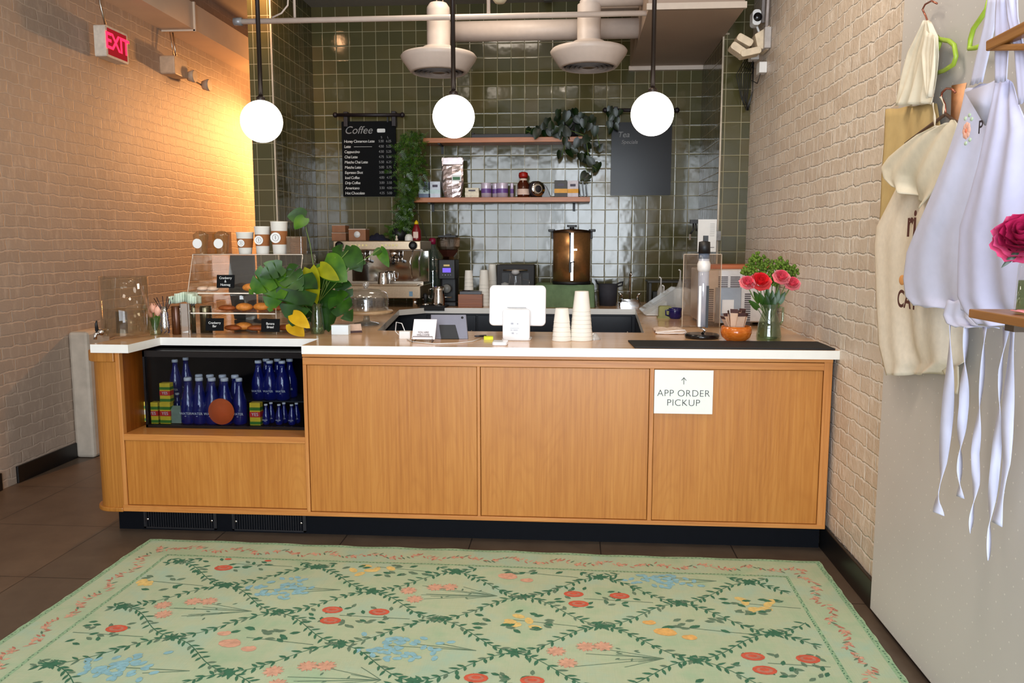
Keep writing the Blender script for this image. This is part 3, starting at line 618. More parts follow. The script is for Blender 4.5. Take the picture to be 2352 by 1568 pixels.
for j in range(15):
    v = j/14; z = v*92*k2; hw = (20+6*math.sin(min(1, v*3)*1.57)-3*abs(v-.45))*k2; dp = .035*math.sin(PI*min(.98, v*.9+.12))*(1-v*.6)
    ring = []
    for i in range(16):
        a = 2*PI*i/16; ring.append((hw*math.copysign(abs(math.cos(a))**.6, math.cos(a))+random.uniform(-.003, .003), dp*math.sin(a)+random.uniform(-.003, .003), z))
    rows.append(ring)
MB().grid(rows, wrap=True, smooth=False).build('pouch', FOIL, t)
MB().box(-22*k2, 24*k2, -.012, -.009, 76*k2, 91*k2).build('folded_top', mat('foil fold', (214, 204, 206), .35, .5), t, bevel=.002)
MB().box(0, 22*k2, -.0395, -.037, 37*k2, 52*k2).build('label', WHITE, t)
MB().box(2*k2, 19*k2, -.041, -.039, 40*k2, 47*k2).build('green_label', mat('label green', (52, 110, 66), .5), t)
PUR = mat('purple print', (104, 70, 140), .4); LIL = mat('lilac tin', (206, 194, 212), .3, .2)
for px, w_, lb, yy in ((1117, 24, 'purple and white tin beside the cream marble box', 6.26), (1138, 16, 'narrow pale tin between two purple tins', 6.30), (1154, 26, 'purple and white tin nearest the red-capped bottle', 6.26), (1176, 8, 'slim pale tube standing behind the red-capped bottle', 6.29)):
    t = thing('tin', lb, 'tin', onshelf(px, y=yy), group='tins on the lower shelf'); r = w_*k2/2
    MB().lathe([(r, 0), (r, 32*k2), (r*.97, 33*k2), (r*.9, 33*k2)]).build('can', LIL, t)
    MB().lathe([(r*1.01, 10*k2), (r*1.01, 20*k2)], cap=False).build('printed_band', PUR, t)
t = thing('syrup_bottle', 'brown bottle with red cap and cream label on the lower shelf', 'bottle', onshelf(1202))
AMB = mat('brown glass', (70, 28, 14), .12, var=.1)
MB().lathe([(13*k2, 0), (14*k2, .01), (14*k2, 30*k2), (9*k2, 38*k2), (8*k2, 44*k2)]).build('body', AMB, t)
MB().lathe([(10*k2, 44*k2), (11*k2, 50*k2), (10*k2, 56*k2), (5*k2, 58*k2)]).build('cap', mat('red cap', (150, 20, 14), .4), t)
MB().lathe([(14.3*k2, 6*k2), (14.3*k2, 19*k2)], cap=False).build('label', mat('cream label', (220, 192, 176), .6), t)
MB().lathe([(9.6*k2, 31*k2), (8.5*k2, 43*k2)], cap=False).build('neck_label', mat('cream label', (220, 192, 176), .6), t)
t = thing('glass_jar', 'round dark glass jar tipped on its side on the lower shelf', 'jar', onshelf(1232))
MB(Matrix.Translation((0, 0, 19*k2)) @ Matrix.Rotation(.5, 4, 'Z')).lathe([(0, -.03), (15*k2, -.03), (18*k2, -.02), (19*k2, .03), (14*k2, .05)], axis='y', n=30).build('body', mat('dark jar glass', (48, 44, 50), .12), t)
MB(Matrix.Translation((0, 0, 19*k2)) @ Matrix.Rotation(.5, 4, 'Z')).lathe([(8*k2, -.036), (16*k2, -.038), (17*k2, -.030)], axis='y', n=30, cap=False).build('rim', CHROME, t)
MB().prism([(12*k2, 0), (34*k2, 0), (24*k2, 24*k2), (14*k2, 34*k2)], .02, .05, 'y').build('lid', mat('dark lid', (60, 48, 40), .3), t, bevel=.003)
for i in range(3):
    t = thing('leaflet', 'slim dark leaflet standing at the right end of the lower shelf, %s' % ('beside the white box', 'in the middle', 'at the shelf end')[i], 'leaflet', Vector(onshelf(1343))+Vector((i*.026-.03, 0, 0)), group='leaflets on the lower shelf')
    MB( Matrix.Rotation(-.12, 4, 'Y')).box(-.004, .004, -.05, .05, .002, .1+.02*(i % 2)).build('cover', mat('dark leaflet', (28, 34, 34), .3), t)
t = thing('storage_tray', 'long low black tray lying on the upper shelf left of the pothos', 'tray', onshelf(1165, ZS1, 6.29))
MB().box(-.27, .25, -.05, .05, 0, .03).box(-.27, -.25, -.05, .05, .03, .042).box(.23, .25, -.05, .05, .03, .042).build('tray', mat('black tray', (30, 24, 28), .5), t, bevel=.003)
# ------------------------------------------------------------------ foliage helpers
def leaf(mb, p, L, Wd, up, nrm, m=0, slots=0, fold=.18, curl=.25, n=10):
    """one leaf: base at p, growing along `up`, facing nrm"""
    up = Vector(up).normalized(); nrm = Vector(nrm); nrm = (nrm-up*nrm.dot(up)).normalized(); sd = up.cross(nrm)
    N = n if not slots else 36; rows = []
    for i in range(N+1):
        t = i/N
        w = Wd*.5*(math.sin(PI*min(1, (t*.93+.07))**.72))**.75 if t < 1 else 0
        if slots and .12 < t < .9:
            ph = (t*slots) % 1.0
            if ph < .16: w *= .35
        back = -.10*L*(1 if t == 0 else 0)
        rw = []
        for s_ in (-1, -.55, 0, .55, 1):
            q = Vector(p)+up*(L*t-L*.10*abs(s_)*(1-t))+sd*(w*s_)-nrm*(curl*L*t*t*.5)+nrm*(fold*w*abs(s_))
            rw.append(q)
        rows.append(rw)
    mb.grid(rows, m, smooth=True)
# pothos on the upper shelf
t = thing('pothos', 'trailing dark green pothos spilling over the right end of the upper shelf', 'plant', onshelf(1310, ZS1, 6.27))
o = Vector(t.location)
MB().lathe([(.045, 0), (.06, .10), (.062, .12), (.05, .12)]).build('pot', mat('dark pot', (22, 22, 24), .5), t)
fo = MB(); vs = MB()
lp = [(1212, 300), (1225, 303), (1238, 298), (1248, 292), (1258, 284), (1266, 290), (1274, 300), (1281, 272), (1282, 262), (1292, 283), (1300, 268), (1308, 280), (1316, 262), (1322, 259), (1326, 276), (1334, 270), (1340, 284), (1346, 275), (1357, 276), (1362, 282), (1290, 300), (1302, 305), (1313, 300), (1325, 300), (1340, 297), (1352, 292), (1366, 302), (1297, 325), (1306, 335), (1318, 345), (1325, 330), (1300, 315), (1344, 322), (1349, 334), (1372, 333), (1378, 340), (1285, 356), (1334, 362), (1343, 366), (1350, 360), (1356, 370), (1368, 386), (1372, 384), (1348, 408), (1340, 404), (1310, 352), (1286, 312), (1276, 310), (1250, 305), (1232, 308), (1262, 301), (1308, 292), (1318, 288), (1330, 288)]
for px, py in lp:
    p = atY(px, py, 6.2+random.uniform(-.05, .06))-o
    a = random.uniform(-.9, .9); up = (math.sin(a)*.9, random.uniform(-.3, .1), -math.cos(a) if random.random() < .75 else .6)
    s_ = random.uniform(.055, .085); leaf(fo, p-Vector(up)*s_*.5, s_, s_*.8, up, (random.uniform(-.5, .5), -1, random.uniform(0, .7)), random.choice((0, 0, 1)), n=6)
for path in ([(1312, 300), (1345, 312), (1350, 345), (1352, 372), (1370, 388)], [(1300, 300), (1262, 290), (1230, 305), (1208, 300)], [(1312, 300), (1300, 325), (1290, 358)], [(1340, 290), (1370, 300), (1378, 340)], [(1345, 380), (1350, 400), (1342, 410)]):
    vs.tube([atY(a, b, 6.2)-o for a, b in path], .0025, 5)
fo.build('foliage', [GREEND, mat('very dark leaf', (16, 30, 14), .4)], t); vs.build('vine', STEM, t)
t = thing('vine_sprig', 'small green pothos sprig draped over the rail of the glossy chalkboard', 'plant', atY(1405, 262, 6.3)); o = Vector(t.location)
fo = MB()
for px, py in ((1402, 244), (1410, 250), (1396, 256), (1408, 265), (1399, 278), (1412, 284), (1405, 294), (1418, 270), (1428, 252)):
    p = atY(px, py, 6.29)-o; s_ = random.uniform(.05, .075); leaf(fo, p, s_, s_*.75, (random.uniform(-.5, .5), 0, -.8), (random.uniform(-.4, .4), -1, .3), 0, n=6)
fo.build('foliage', GREEND, t)
# hanging fern left of the shelves
t = thing('hanging_fern', 'feathery green fern trailing down beside the menu chalkboard to the espresso machine', 'plant', atY(945, 300, 6.15)); o = Vector(t.location)
fo = MB()
spine = [(945, 305, 24), (944, 330, 34), (940, 360, 36), (948, 385, 42), (945, 410, 42), (942, 435, 36), (935, 460, 26), (928, 485, 20), (925, 505, 20), (918, 525, 32), (915, 540, 36)]
for i in range(len(spine)-1):
    (x0, y0, w0), (x1, y1, w1) = spine[i], spine[i+1]
    for k in range(52):
        f_ = random.random(); x, y, ww = x0+(x1-x0)*f_, y0+(y1-y0)*f_, w0+(w1-w0)*f_
        sx = x+random.gauss(0, ww*.42); p = atY(sx, y, 6.12+random.uniform(-.09, .1))-o
        dr = Vector((random.uniform(-1, 1), random.uniform(-.7, .3), random.uniform(-1, .45))).normalized(); L = random.uniform(.05, .085)
        for s_ in range(6):
            b_ = p+dr*L*s_/6; side = dr.cross(Vector((0, -1, .2))).normalized()
            for sg_ in (-1, 1):
                e_ = b_+(side*sg_+dr*.6)*.022*(1-s_/8); nn = (side*.0028)
                fo.add([b_-dr*.004, b_+dr*.004, e_], [(0, 1, 2)], 0 if random.random() < .7 else 1)
        fo.add([p-side*.0012, p+side*.0012, p+dr*L], [(0, 1, 2)], 1)
fo.build('foliage', [leafmat('fern green', (46, 84, 14), (80, 116, 30)), leafmat('fern dark', (26, 54, 10), (46, 80, 20))], t)
MB().tube([atY(a, b, 6.15)-o for a, b in ((950, 470), (955, 482), (968, 505), (975, 535), (982, 552))], .003, 5).tube([atY(945, 300, 6.15)-o, atY(942, 400, 6.15)-o, atY(925, 520, 6.15)-o], .004, 5).build('stem', mat('dark stem', (44, 40, 24), .6), t)
MB().lathe([(.05, 0), (.062, .09), (.055, .09)], c=atY(918, 552, 6.1)-o).build('pot', mat('dark pot', (22, 22, 24), .5), t)
# ------------------------------------------------------------------ back counter
def on(px, py, z=zt): p = atZ(px, py, z); return p, mpp(p)
BY = 5.95   # working depth of things on the back counter
kb = mpp((0, 5.85, 1))
def onB(px, y=5.85, z=zt): p = atY(px, 700, y); return Vector((p.x, y, z))
t = thing('espresso_machine', 'wide stainless two-group espresso machine on the back counter', 'coffee machine', ((atY(868, 600, 5.78).x), 5.95, zt))
x0, x1 = atY(765, 600, 5.72).x-t.location.x, atY(966, 600, 5.72).x-t.location.x
Zp = lambda py, y=5.72: atY(870, py, y).z-zt
zt1, zt2, zt3, zt4, zt5 = Zp(553), Zp(574), Zp(648), Zp(656), Zp(684)
BRASS = mat('warm brushed steel', (196, 176, 150), .32, .9, var=.08, scale=80)
MB().box(x0, x1, -.22, .22, zt2, zt1).build('control_panel', BRASS, t, bevel=.006)
MB().box(x0+.01, x1-.01, -.08, .2, zt5, zt2).build('body', STEEL, t)
MB().box(x0+.1, x1+.035, -.095, -.085, zt3, zt2-.006).build('mirror_backsplash', CHROME, t, bevel=.003)
MB().box(x0, x1, -.26, .2, zt5, zt4).box(x0+.02, x1-.02, -.25, -.02, zt4, zt4+.012).build('drip_tray', BRASS, t, bevel=.004)
for x in (x0+.05, x1-.05):
    MB().cyl(.018, 0, zt5, (x, -.2, 0)).cyl(.018, 0, zt5, (x, .16, 0)).build('leg', CHROME, t)
    MB().lathe([(.026, 0), (.03, -.02), (.012, -.032)], (x-.003 if x > 0 else x, -.22, (zt1+zt2)/2), axis='y', n=20).build('steam_knob', BLACK, t)
    MB().tube([(x, -.24, zt2), (x-.02*(1 if x > 0 else -1), -.26, zt2-.08), (x-.01, -.25, zt3+.03)], .006).build('steam_wand', CHROME, t)
bt = MB()
for gx in (-.12, .10):
    for i in range(5): bt.box(gx-.06+i*.026, gx-.046+i*.026, -.224, -.22, (zt1+zt2)/2-.006, (zt1+zt2)/2+.008)
bt.build('buttons', mat('lit cream button', (240, 225, 160), .4), t)
for gx in (-.13, .12):
    g_ = MB().cyl(.036, zt2-.055, zt2, (gx, -.16, 0)).cyl(.03, zt2-.09, zt2-.055, (gx, -.16, 0)).build('group_head', CHROME, t)
    h_ = MB().tube([(gx, -.19, zt2-.075), (gx+.02, -.30, zt2-.09)], .012).build('portafilter_handle', BLACK, t)
MB().box(x0+.03, x0+.12, -.268, -.26, zt5+.03, zt5+.062).build('badge', mat('dark red badge', (128, 22, 26), .4), t)
text('RANCILIO', .017, CHALK, t, (x0+.075, -.2695, zt5+.046))
MB().box(x1-.08, x1-.055, -.263, -.26, zt5+.015, zt5+.05).build('sticker', mat('blue sticker', (110, 150, 180), .5), t)
zM = zt+zt1+.001
t = thing('milk_pitcher', 'small steel milk pitcher on the drip tray of the espresso machine', 'pitcher', (atY(869, 640, 5.6).x, 5.76, zt+zt4+.0125))
def pitcher(t, r, h, handle=1):
    MB().lathe([(r, 0), (r, h*.35), (r*.82, h*.8), (r*.9, h), (r*.86, h), (r*.78, h*.8), (r*.95, .004), (0, .004)], cap=False).build('body', CHROME, t)
    MB().tube([(r*.8*handle, 0, h*.9), (r*1.5*handle, 0, h*.85), (r*1.5*handle, 0, h*.4), (r*.95*handle, 0, h*.3)], .004).build('handle', CHROME, t)
pitcher(t, .043, .085)
def kbox(lb, px, y, w, h, z=zM, logo=False, d=.11):
    t = thing('takeout_box', lb, 'box', (atY(px, 550, y).x, y, z)); w2, h2 = w*kb/2, h*kb
    MB().box(-w2, w2, -d/2, d/2, 0, h2).build('carton', mat('kraft box', (150, 100, 66), .6, var=.1), t, bevel=.003)
    MB().box(-w2*1.02, w2*1.02, -d/2-.002, d/2+.002, h2*.96, h2*1.06).build('lid', mat('clear box lid', (196, 176, 160), .3), t, bevel=.003)
    if logo: MB().lathe([(0, 0), (.023, 0), (.023, .001)], (0, -d/2-.001, h2*.55), axis='y', n=24, cap=False).build('round_label', WHITE, t)
    return t
kbox('plain kraft takeout box directly on top of the espresso machine at its left end', 783, 5.95, 34, 18)
kbox('plain kraft takeout box stacked on the lower one over the left steam knob', 783, 5.95, 32, 16, zM+19.5*kb)
kbox('kraft takeout box with white round label on top of the espresso machine', 825, 5.85, 40, 26, logo=True)
t = thing('folded_cloth', 'dark blue folded cloth lying on top of the espresso machine', 'cloth', (atY(868, 550, 5.95).x, 5.95, zM))
rows = [[(-.085+.17*i/12, -.06+.12*j/6, .002+.05*math.sin(PI*min(1, i/12+.02))*math.sin(PI*j/6)+.008*math.sin(i*2+j)*math.sin(PI*j/6)) for i in range(13)] for j in range(7)]
MB().grid(rows).build('cloth', mat('navy cloth', (24, 24, 44), .9), t, solid=.004)
t = thing('sauce_bottle', 'dark red squeeze bottle with yellow tip on top of the espresso machine', 'bottle', (atY(957, 550, 5.9).x, 5.9, zM))
MB().lathe([(.032, 0), (.034, .01), (.033, .075), (.016, .115), (.014, .12)]).build('body', mat('dark red plastic', (120, 14, 26), .3), t)
MB().lathe([(.016, .12), (.014, .135), (.003, .15)]).build('cap', mat('yellow cap', (226, 190, 20), .4), t)
MB().box(-.018, .018, -.0355, -.03, .02, .065).build('label', mat('cream label', (220, 192, 176), .6), t)
t = thing('upturned_cup', 'small upturned white cup on top of the espresso machine beside the red bottle', 'cup', (atY(939, 550, 5.86).x, 5.86, zM))
MB().lathe([(.030, 0), (.029, .025), (.02, .045), (.0, .05)], cap=False).build('body', CUPW, t)
t = thing('figurine', 'tiny pale figurine on top of the espresso machine', 'figurine', (atY(911, 550, 5.8).x, 5.8, zM))
MB().lathe([(.010, 0), (.011, .012), (.005, .02), (.008, .026), (.007, .034), (0, .04)], n=14).build('body', mat('pale ceramic', (216, 200, 180), .4), t)
# tray, tamper and pitcher in front of the grinder
p = Vector((atY(997, 709, 5.755).x, 5.78, zt))
t = thing('knock_mat', 'black rubber tamping tray on the back counter edge', 'tray', p)
MB().rbox(-.093, .093, -.1, .09, 0, .012, .015).box(-.088, .088, -.101, -.098, -.02, .008).build('tray', mat('black rubber', (16, 15, 17), .7), t)
t = thing('milk_pitcher', 'tall steel milk pitcher standing on the black tray below the grinder', 'pitcher', p+Vector((.03, .0, .0125))); pitcher(t, .048, .135, -1)
t = thing('tamper', 'black coffee tamper with steel foot at the left of the black tray', 'tamper', p+Vector((-.06, -.04, .0125)))
MB().lathe([(.026, 0), (.026, .012), (.012, .02)]).build('foot', CHROME, t); MB().lathe([(.010, .02), (.012, .045), (.019, .075), (.008, .09)]).build('handle', BLACK, t)
t = thing('coffee_grinder', 'black coffee grinder with clear bean hopper right of the espresso machine', 'grinder', onB(1031, 5.95))
gz = lambda py: atY(1030, py, 5.9).z-zt
MB().rbox(-.075, .075, -.10, .12, 0, .03, .02).rbox(-.062, .062, -.02, .11, .03, gz(600), .02).rbox(-.064, .064, -.09, .11, gz(640), gz(596), .012).build('body', BLACK, t, bevel=.004)
MB().lathe([(.045, gz(600)), (.04, gz(588)), (.085, gz(566)), (.088, gz(545))], n=4, smooth=False, cap=False).build('hopper', glass('smoky acrylic', (190, 180, 170), .2), t)
MB().lathe([(.03, gz(597)), (.042, gz(588)), (.075, gz(574)), (0, gz(572))], n=4, smooth=False, cap=False).build('coffee_beans', mat('roasted beans', (62, 26, 16), .5, var=.5, scale=200, bump=.6), t)
MB().box(-.066, .066, -.066, .066, gz(545), gz(540)).box(-.02, .02, -.02, .02, gz(540), gz(537)).build('lid', BLACK, t, bevel=.002)
MB().box(-.03, .03, -.092, -.09, gz(625), gz(615)).build('display', emis('violet display', (110, 90, 220), 1.5), t)
MB().box(-.022, .022, -.0925, -.09, gz(611), gz(607)).build('badge', mat('gold badge', (230, 200, 120), .4), t)
s_ = MB()
for i in range(4): s_.ball((-.03+i*.02, -.091, gz(631)), .004)
s_.build('buttons', CHROME, t)
MB().lathe([(0, -.03), (.03, -.03), (.034, 0)], (0, -.085, gz(662)), axis='y').build('dosing_knob', mat('grey knob', (120, 120, 116), .4), t)
MB().tube([(-.03, -.09, gz(680)), (-.045, -.16, gz(680)), (.045, -.16, gz(680)), (.03, -.09, gz(680))], .004).build('portafilter_fork', CHROME, t)
# tall clear bottle behind the tray
t = thing('glass_carafe', 'tall clear jug between the espresso machine and the grinder', 'bottle', onB(995, 6.29))
MB().lathe([(.07, 0), (.072, .02), (.072, .33), (.045, .40), (.025, .43), (.025, .46)]).build('body', glass('green tinted glass', (200, 220, 210), .3, .03, .12, (150, 170, 160)), t)
MB().lathe([(.026, .45), (.028, .49), (.015, .5)]).build('stopper', mat('crimson stopper', (140, 20, 60), .4), t)
rb = MB()
for z in (.12, .24, .33): rb.lathe([(.0725, z), (.0735, z+.003), (.0725, z+.006)], cap=False)
rb.build('ring', CHROME, t)
# cup stacks, wooden box and black drawer unit
def stack(lb, base, r0, r1, H_, n, group=None, name='cup_stack'):
    """nested paper cups, mouth down: the rims show as steps"""
    step = H_*.62/n; cupH = H_*.38
    for i in range(n):
        z = i*step; a = r0+(r1-r0)*(z/H_); b = r0+(r1-r0)*min(1, (z+cupH)/H_)
        c_ = MB().lathe([(a, 0), (a*1.02, .002), (a*1.02, .004), (a*.995, .005), (b*.96, cupH-.002), (b*.94, cupH)], n=26).build('paper_cup', CUPW, loc=Vector(base)+Vector((0, 0, z)))
        tag(c_, lb+(', lowest' if i == 0 else ', topmost' if i == n-1 else ', between the ends'), 'cup', group)
stack('white cup in the short stack above the wooden box', onB(1077, 5.87, zt+29*kb+.027), .034, .027, .17, 4, 'cups on the back counter')
stack('white cup in the tall stack just behind the register', onB(1112, 5.9), .044, .03, .29, 7, 'cups on the back counter')
stack('white cup in the rear tall stack near the tiles', onB(1131, 6.12), .044, .028, .33, 7, 'cups on the back counter')
t = thing('condiment_box', 'small orange brown wooden box on the back counter left of the register', 'box', onB(1083, 5.86))
w, h = 28*kb, 29*kb
RW = wood('reddish wood', (150, 84, 34), (120, 62, 22), (176, 108, 50), 'x')
MB().box(-w, w, -.08, -.07, 0, h).box(-w, w, .07, .08, 0, h).box(-w, -w+.01, -.07, .07, 0, h).box(w-.01, w, -.07, .07, 0, h).box(-w, w, -.07, .07, 0, .008).build('box', RW, t, bevel=.002)
MB().lathe([(.026, .01), (.03, h+.025), (.0, h+.026)], (-w*.45, 0, 0)).lathe([(.026, .01), (.03, h+.02), (.0, h+.021)], (w*.4, 0, 0)).box(-w+.012, w-.012, -.068, .068, .01, h+.02).build('dark_pots', mat('dark plastic pot', (40, 30, 34), .3), t)
t = thing('toaster', 'low black appliance on the back counter behind the register', 'appliance', onB(1186, 6.1, zt))
MB().rbox(-.14, .14, -.1, .1, .01, .30, .01, 'y').build('body', mat('black enamel', (16, 11, 11), .6), t, bevel=.004)
MB().box(-.1, .1, -.103, -.1, .05, .24).build('door', BLACK, t); MB().tube([(-.09, -.12, .26), (.09, -.12, .26)], .006).build('handle', STEEL, t)
t = thing('glass_pitcher', 'clear glass pitcher in front of the black appliance on the back counter', 'pitcher', onB(1184, 5.85))
MB().lathe([(.05, 0), (.06, .02), (.058, .14), (.05, .22), (.055, .24)], cap=False).build('body', GL, t)
MB().tube([(.05, 0, .2), (.1, 0, .19), (.1, 0, .08), (.06, 0, .05)], .006).build('handle', GL, t)
MB().ball((0, 0, .25), .03, .03, .02).build('crumpled_wrap', mat('pale wrap', (190, 190, 190), .4), t)
t = thing('plastic_bag', 'small clear plastic bag on the back counter left of the glass pitcher', 'bag', onB(1160, 5.8))
MB().lathe([(.04, 0), (.045, .06), (.02, .15), (.03, .17), (0, .18)], n=9, smooth=False).build('bag', glass('cloudy plastic', (235, 235, 235), .3, .1, .35), t)
# green cloth-covered riser with the urn
t = thing('cloth_covered_riser', 'low riser under a sage green cloth holding the coffee urn', 'stand', onB(1297, 5.95))
w = 67*kb; h = atY(1300, 655, 5.75).z-zt
rows = []
for j in range(9):
    v = j/8; rr = []
    for i in range(60):
        a = i/60; P4 = a*4; sgm = int(P4); f_ = P4-sgm
        c4 = [(-w, -.16), (w, -.16), (w, .16), (-w, .16), (-w, -.16)]
        x = c4[sgm][0]+(c4[sgm+1][0]-c4[sgm][0])*f_; y = c4[sgm][1]+(c4[sgm+1][1]-c4[sgm][1])*f_
        wv = .012*(1-v)*math.sin(i*1.9)
        rr.append((x*(1+.03*(1-v))+wv, y*(1+.05*(1-v))+wv, .001+h*v))
    rows.append(rr)
SAGE = mat('sage green cloth', (104, 128, 92), .9, var=.2, scale=14, bump=.3)
m_ = MB().grid(rows, wrap=True); m_.box(-w+.004, w-.004, -.156, .156, h-.02, h); m_.build('cloth', SAGE, t)
zu = zt+h+.001
t = thing('coffee_urn', 'tall bronze steel coffee urn with black lid handles on the green riser', 'urn', (atY(1313, 600, 5.9).x, 5.92, zu))
hz = lambda py: atY(1313, py, 5.85).z-zu
r = 43*kb
URN = mat('bronze brushed steel', (176, 128, 80), .3, .75, var=.1, scale=60)
MB().lathe([(r, .02), (r, hz(532))], n=48).build('body', URN, t)
MB().lathe([(r*1.02, 0), (r*1.03, .022)], n=48).build('base', BLACK, t)
MB().lathe([(r*1.02, hz(534)), (r*1.03, hz(529)), (r*.4, hz(526)), (0, hz(525))], n=48, cap=False).build('lid', mat('dark bronze lid', (70, 50, 34), .3, .8), t)
MB().cyl(.016, hz(526), hz(521)).rbox(-.035, .035, -.012, .012, hz(521), hz(516), .01).build('lid_knob', BLACK, t)
for s_ in (-1, 1): MB().rbox(*(sorted((s_*r*.9, s_*(r+.035)))), -.03, .03, hz(532), hz(526), .006).box(*(sorted((s_*(r-.002), s_*(r+.014)))), -.02, .02, hz(548), hz(532)).build('side_handle', BLACK, t, bevel=.003)
MB().box(-.017, -.008, -r-.012, -r+.01, hz(610), hz(535)).box(-.02, -.005, -r-.012, -r+.01, hz(540), hz(534)).build('sight_gauge', BLACK, t)
MB().box(-.006, .012, -r-.004, -r+.012, .03, hz(535)).build('steel_strip', CHROME, t)
MB().box(-.018, .0, -r-.03, -r, hz(625), hz(603)).tube([(-.01, -r-.03, hz(603)), (.02, -r-.03, hz(600))], .004).build('spigot', BLACK, t, bevel=.002)
MB().box(.012, .038, -r-.0005, -r+.004, hz(575), hz(571)).build('badge', STEEL, t)
# black pot with loop handle, faucet, squeeze bottles
t = thing('handled_pot', 'dark grey pot with looped handle on the back counter beside the faucet', 'pot', onB(1396, 6.0))
w = 22*kb
MB().lathe([(w*.85, 0), (w, .16)], n=30, cap=False).lathe([(w*.85, .0), (0, .003)], n=30, cap=False).build('body', mat('charcoal felt', (46, 46, 54), .8), t, solid=.005)
MB().tube([(-w*1.2, 0, .165), (-w*.6, -.03, .15), (w*.6, -.03, .15), (w*1.2, -.02, .17), (w*1.55, 0, .175), (w*1.5, 0, .15), (w, 0, .14)], .006).tube([(-w*1.3, 0, .19), (-w*1.2, 0, .17)], .006).build('handle', mat('charcoal strap', (30, 30, 34), .7), t)
t = thing('faucet', 'slim chrome bar faucet with two levers by the tiles', 'faucet', onB(1446, 6.05))
MB().rbox(-.07, .07, -.03, .03, .02, .045, .01).rbox(-.078, .078, -.035, .035, 0, .02, .01).build('base', CHROME, t)
MB().tube([(0, 0, .04), (0, 0, .2), (.0, -.02, .235), (.0, -.08, .25), (0, -.12, .23)], .008).build('spout', CHROME, t)
for s_ in (-1, 1): MB().tube([(s_*.055, 0, .04), (s_*.06, -.01, .08), (s_*.08, -.02, .09)], [.011, .009, .006]).build('lever', CHROME, t)
CLB = glass('milky bottle', (235, 235, 235), .3, .1, .45, (200, 200, 196))
for px, y, h, lb in ((1517, 5.6, .22, 'tall clear pump bottle on the tiled ledge behind the slanted bin'), (1524, 5.5, .17, 'shorter clear squeeze bottle in front of the tall pump bottle'), (1561, 5.65, .27, 'clear bottle with hooked pump near the tiled corner')):
    t = thing('pump_bottle', lb, 'bottle', onB(px, y), group='clear bottles by the tiled corner')
    r = .024
    MB().lathe([(r, 0), (r, h*.6), (r*.4, h*.75), (r*.3, h*.8)]).build('body', CLB, t); MB().tube([(0, 0, h*.78), (0, 0, h), (-.012, -.015, h+.008)], .005).build('pump', WHITE, t)
t = thing('wall_rack', 'dark shelf rack against the tiles at the right of the back counter', 'rack', onB(1530, 6.1))
MB().box(-.15, .22, -.12, .12, .17, .185).box(-.14, -.12, -.1, .1, 0, .17).box(.19, .21, -.1, .1, 0, .17).box(-.1, .16, .0, .1, .0, .10).build('rack', mat('dark grey rack', (46, 46, 42), .5), t, bevel=.003)
# right return: slanted clear bin, green sponge box, blue mug, cloth
p, k = on(1500, 722); o = Vector((.62, 5.2, zt))
t = thing('ingredient_bin', 'clear slant-front acrylic bin with white contents on the side worktop', 'bin', o)
a = [atY(x, y, 5.15)-o for x, y in ((1474, 715), (1552, 662), (1587, 664), (1587, 722), (1480, 722))]
poly = [(q_.x, max(q_.z, 0)) for q_ in a]
FA = glass('frosted acrylic', (245, 245, 245), .2, .05, .22)
MB().prism(poly, -.05, -.046, 'y').build('side_panel', FA, t); MB().prism(poly, .16, .164, 'y').build('side_panel', FA, t); MB().box(poly[2][0]-.004, poly[2][0], -.046, .16, 0, poly[2][1]).build('end_panel', FA, t)
MB().add([(poly[0][0], -.05, poly[0][1]), (poly[1][0], -.05, poly[1][1]), (poly[1][0], .164, poly[1][1]), (poly[0][0], .164, poly[0][1])], [(0, 1, 2, 3)]).build('slanted_lid', glass('frosted acrylic', (245, 245, 245), .2, .05, .22), t, solid=.005)
MB().prism([(poly[4][0]+.01, .003), (poly[4][0]+.14, .003), (poly[4][0]+.14, .09)], -.04, .15, 'y').build('white_contents', mat('white powder', (240, 236, 228), .8), t)
t = thing('sponge_holder', 'small olive green box beside the dark blue mug', 'box', (atZ(1530, 727, zt).x-.02, 5.02, zt))
MB().rbox(-.038, .038, -.03, .03, 0, .075, .012, 'y').box(-.045, .045, -.035, .035, 0, .012).build('body', mat('olive green', (136, 134, 70), .5), t)
t = thing('enamel_mug', 'dark blue enamel mug on the side worktop below the slanted bin', 'mug', (atZ(1546, 728, zt).x, 4.99, zt))
MUG = mat('dark blue enamel', (26, 22, 84), .2)
MB().lathe([(.030, 0), (.040, .012), (.038, .045), (.041, .065), (.038, .065), (.035, .045), (.03, .006), (0, .005)], cap=False).build('body', MUG, t)
MB().tube([(-.036, 0, .052), (-.058, 0, .05), (-.056, 0, .022), (-.038, 0, .016)], .005).build('handle', MUG, t)
t = thing('folded_towel', 'folded pale bar towel on the side worktop behind the black mat', 'cloth', (.5, 4.22, zt))
rows = []
for j in range(14):
    v = j/13; rows.append([(-.075+.15*i/10, (-.10+.2*v), .004+.012*abs(math.sin(v*6))+.004*math.sin(i*1.3+j)) for i in range(11)])
MB().grid(rows).build('cloth', mat('pale striped cloth', (206, 184, 168), .9, var=.15, scale=60), t, solid=.005)
MB().tube([(-.078, -.105, .008), (-.03, -.11, .014), (.03, -.115, .020), (.068, -.11, .022), (.078, -.1, .012), (.06, -.108, .006), (.0, -.112, .006), (-.07, -.108, .005)], .0035).build('hem', mat('white hem', (232, 226, 222), .9), t)
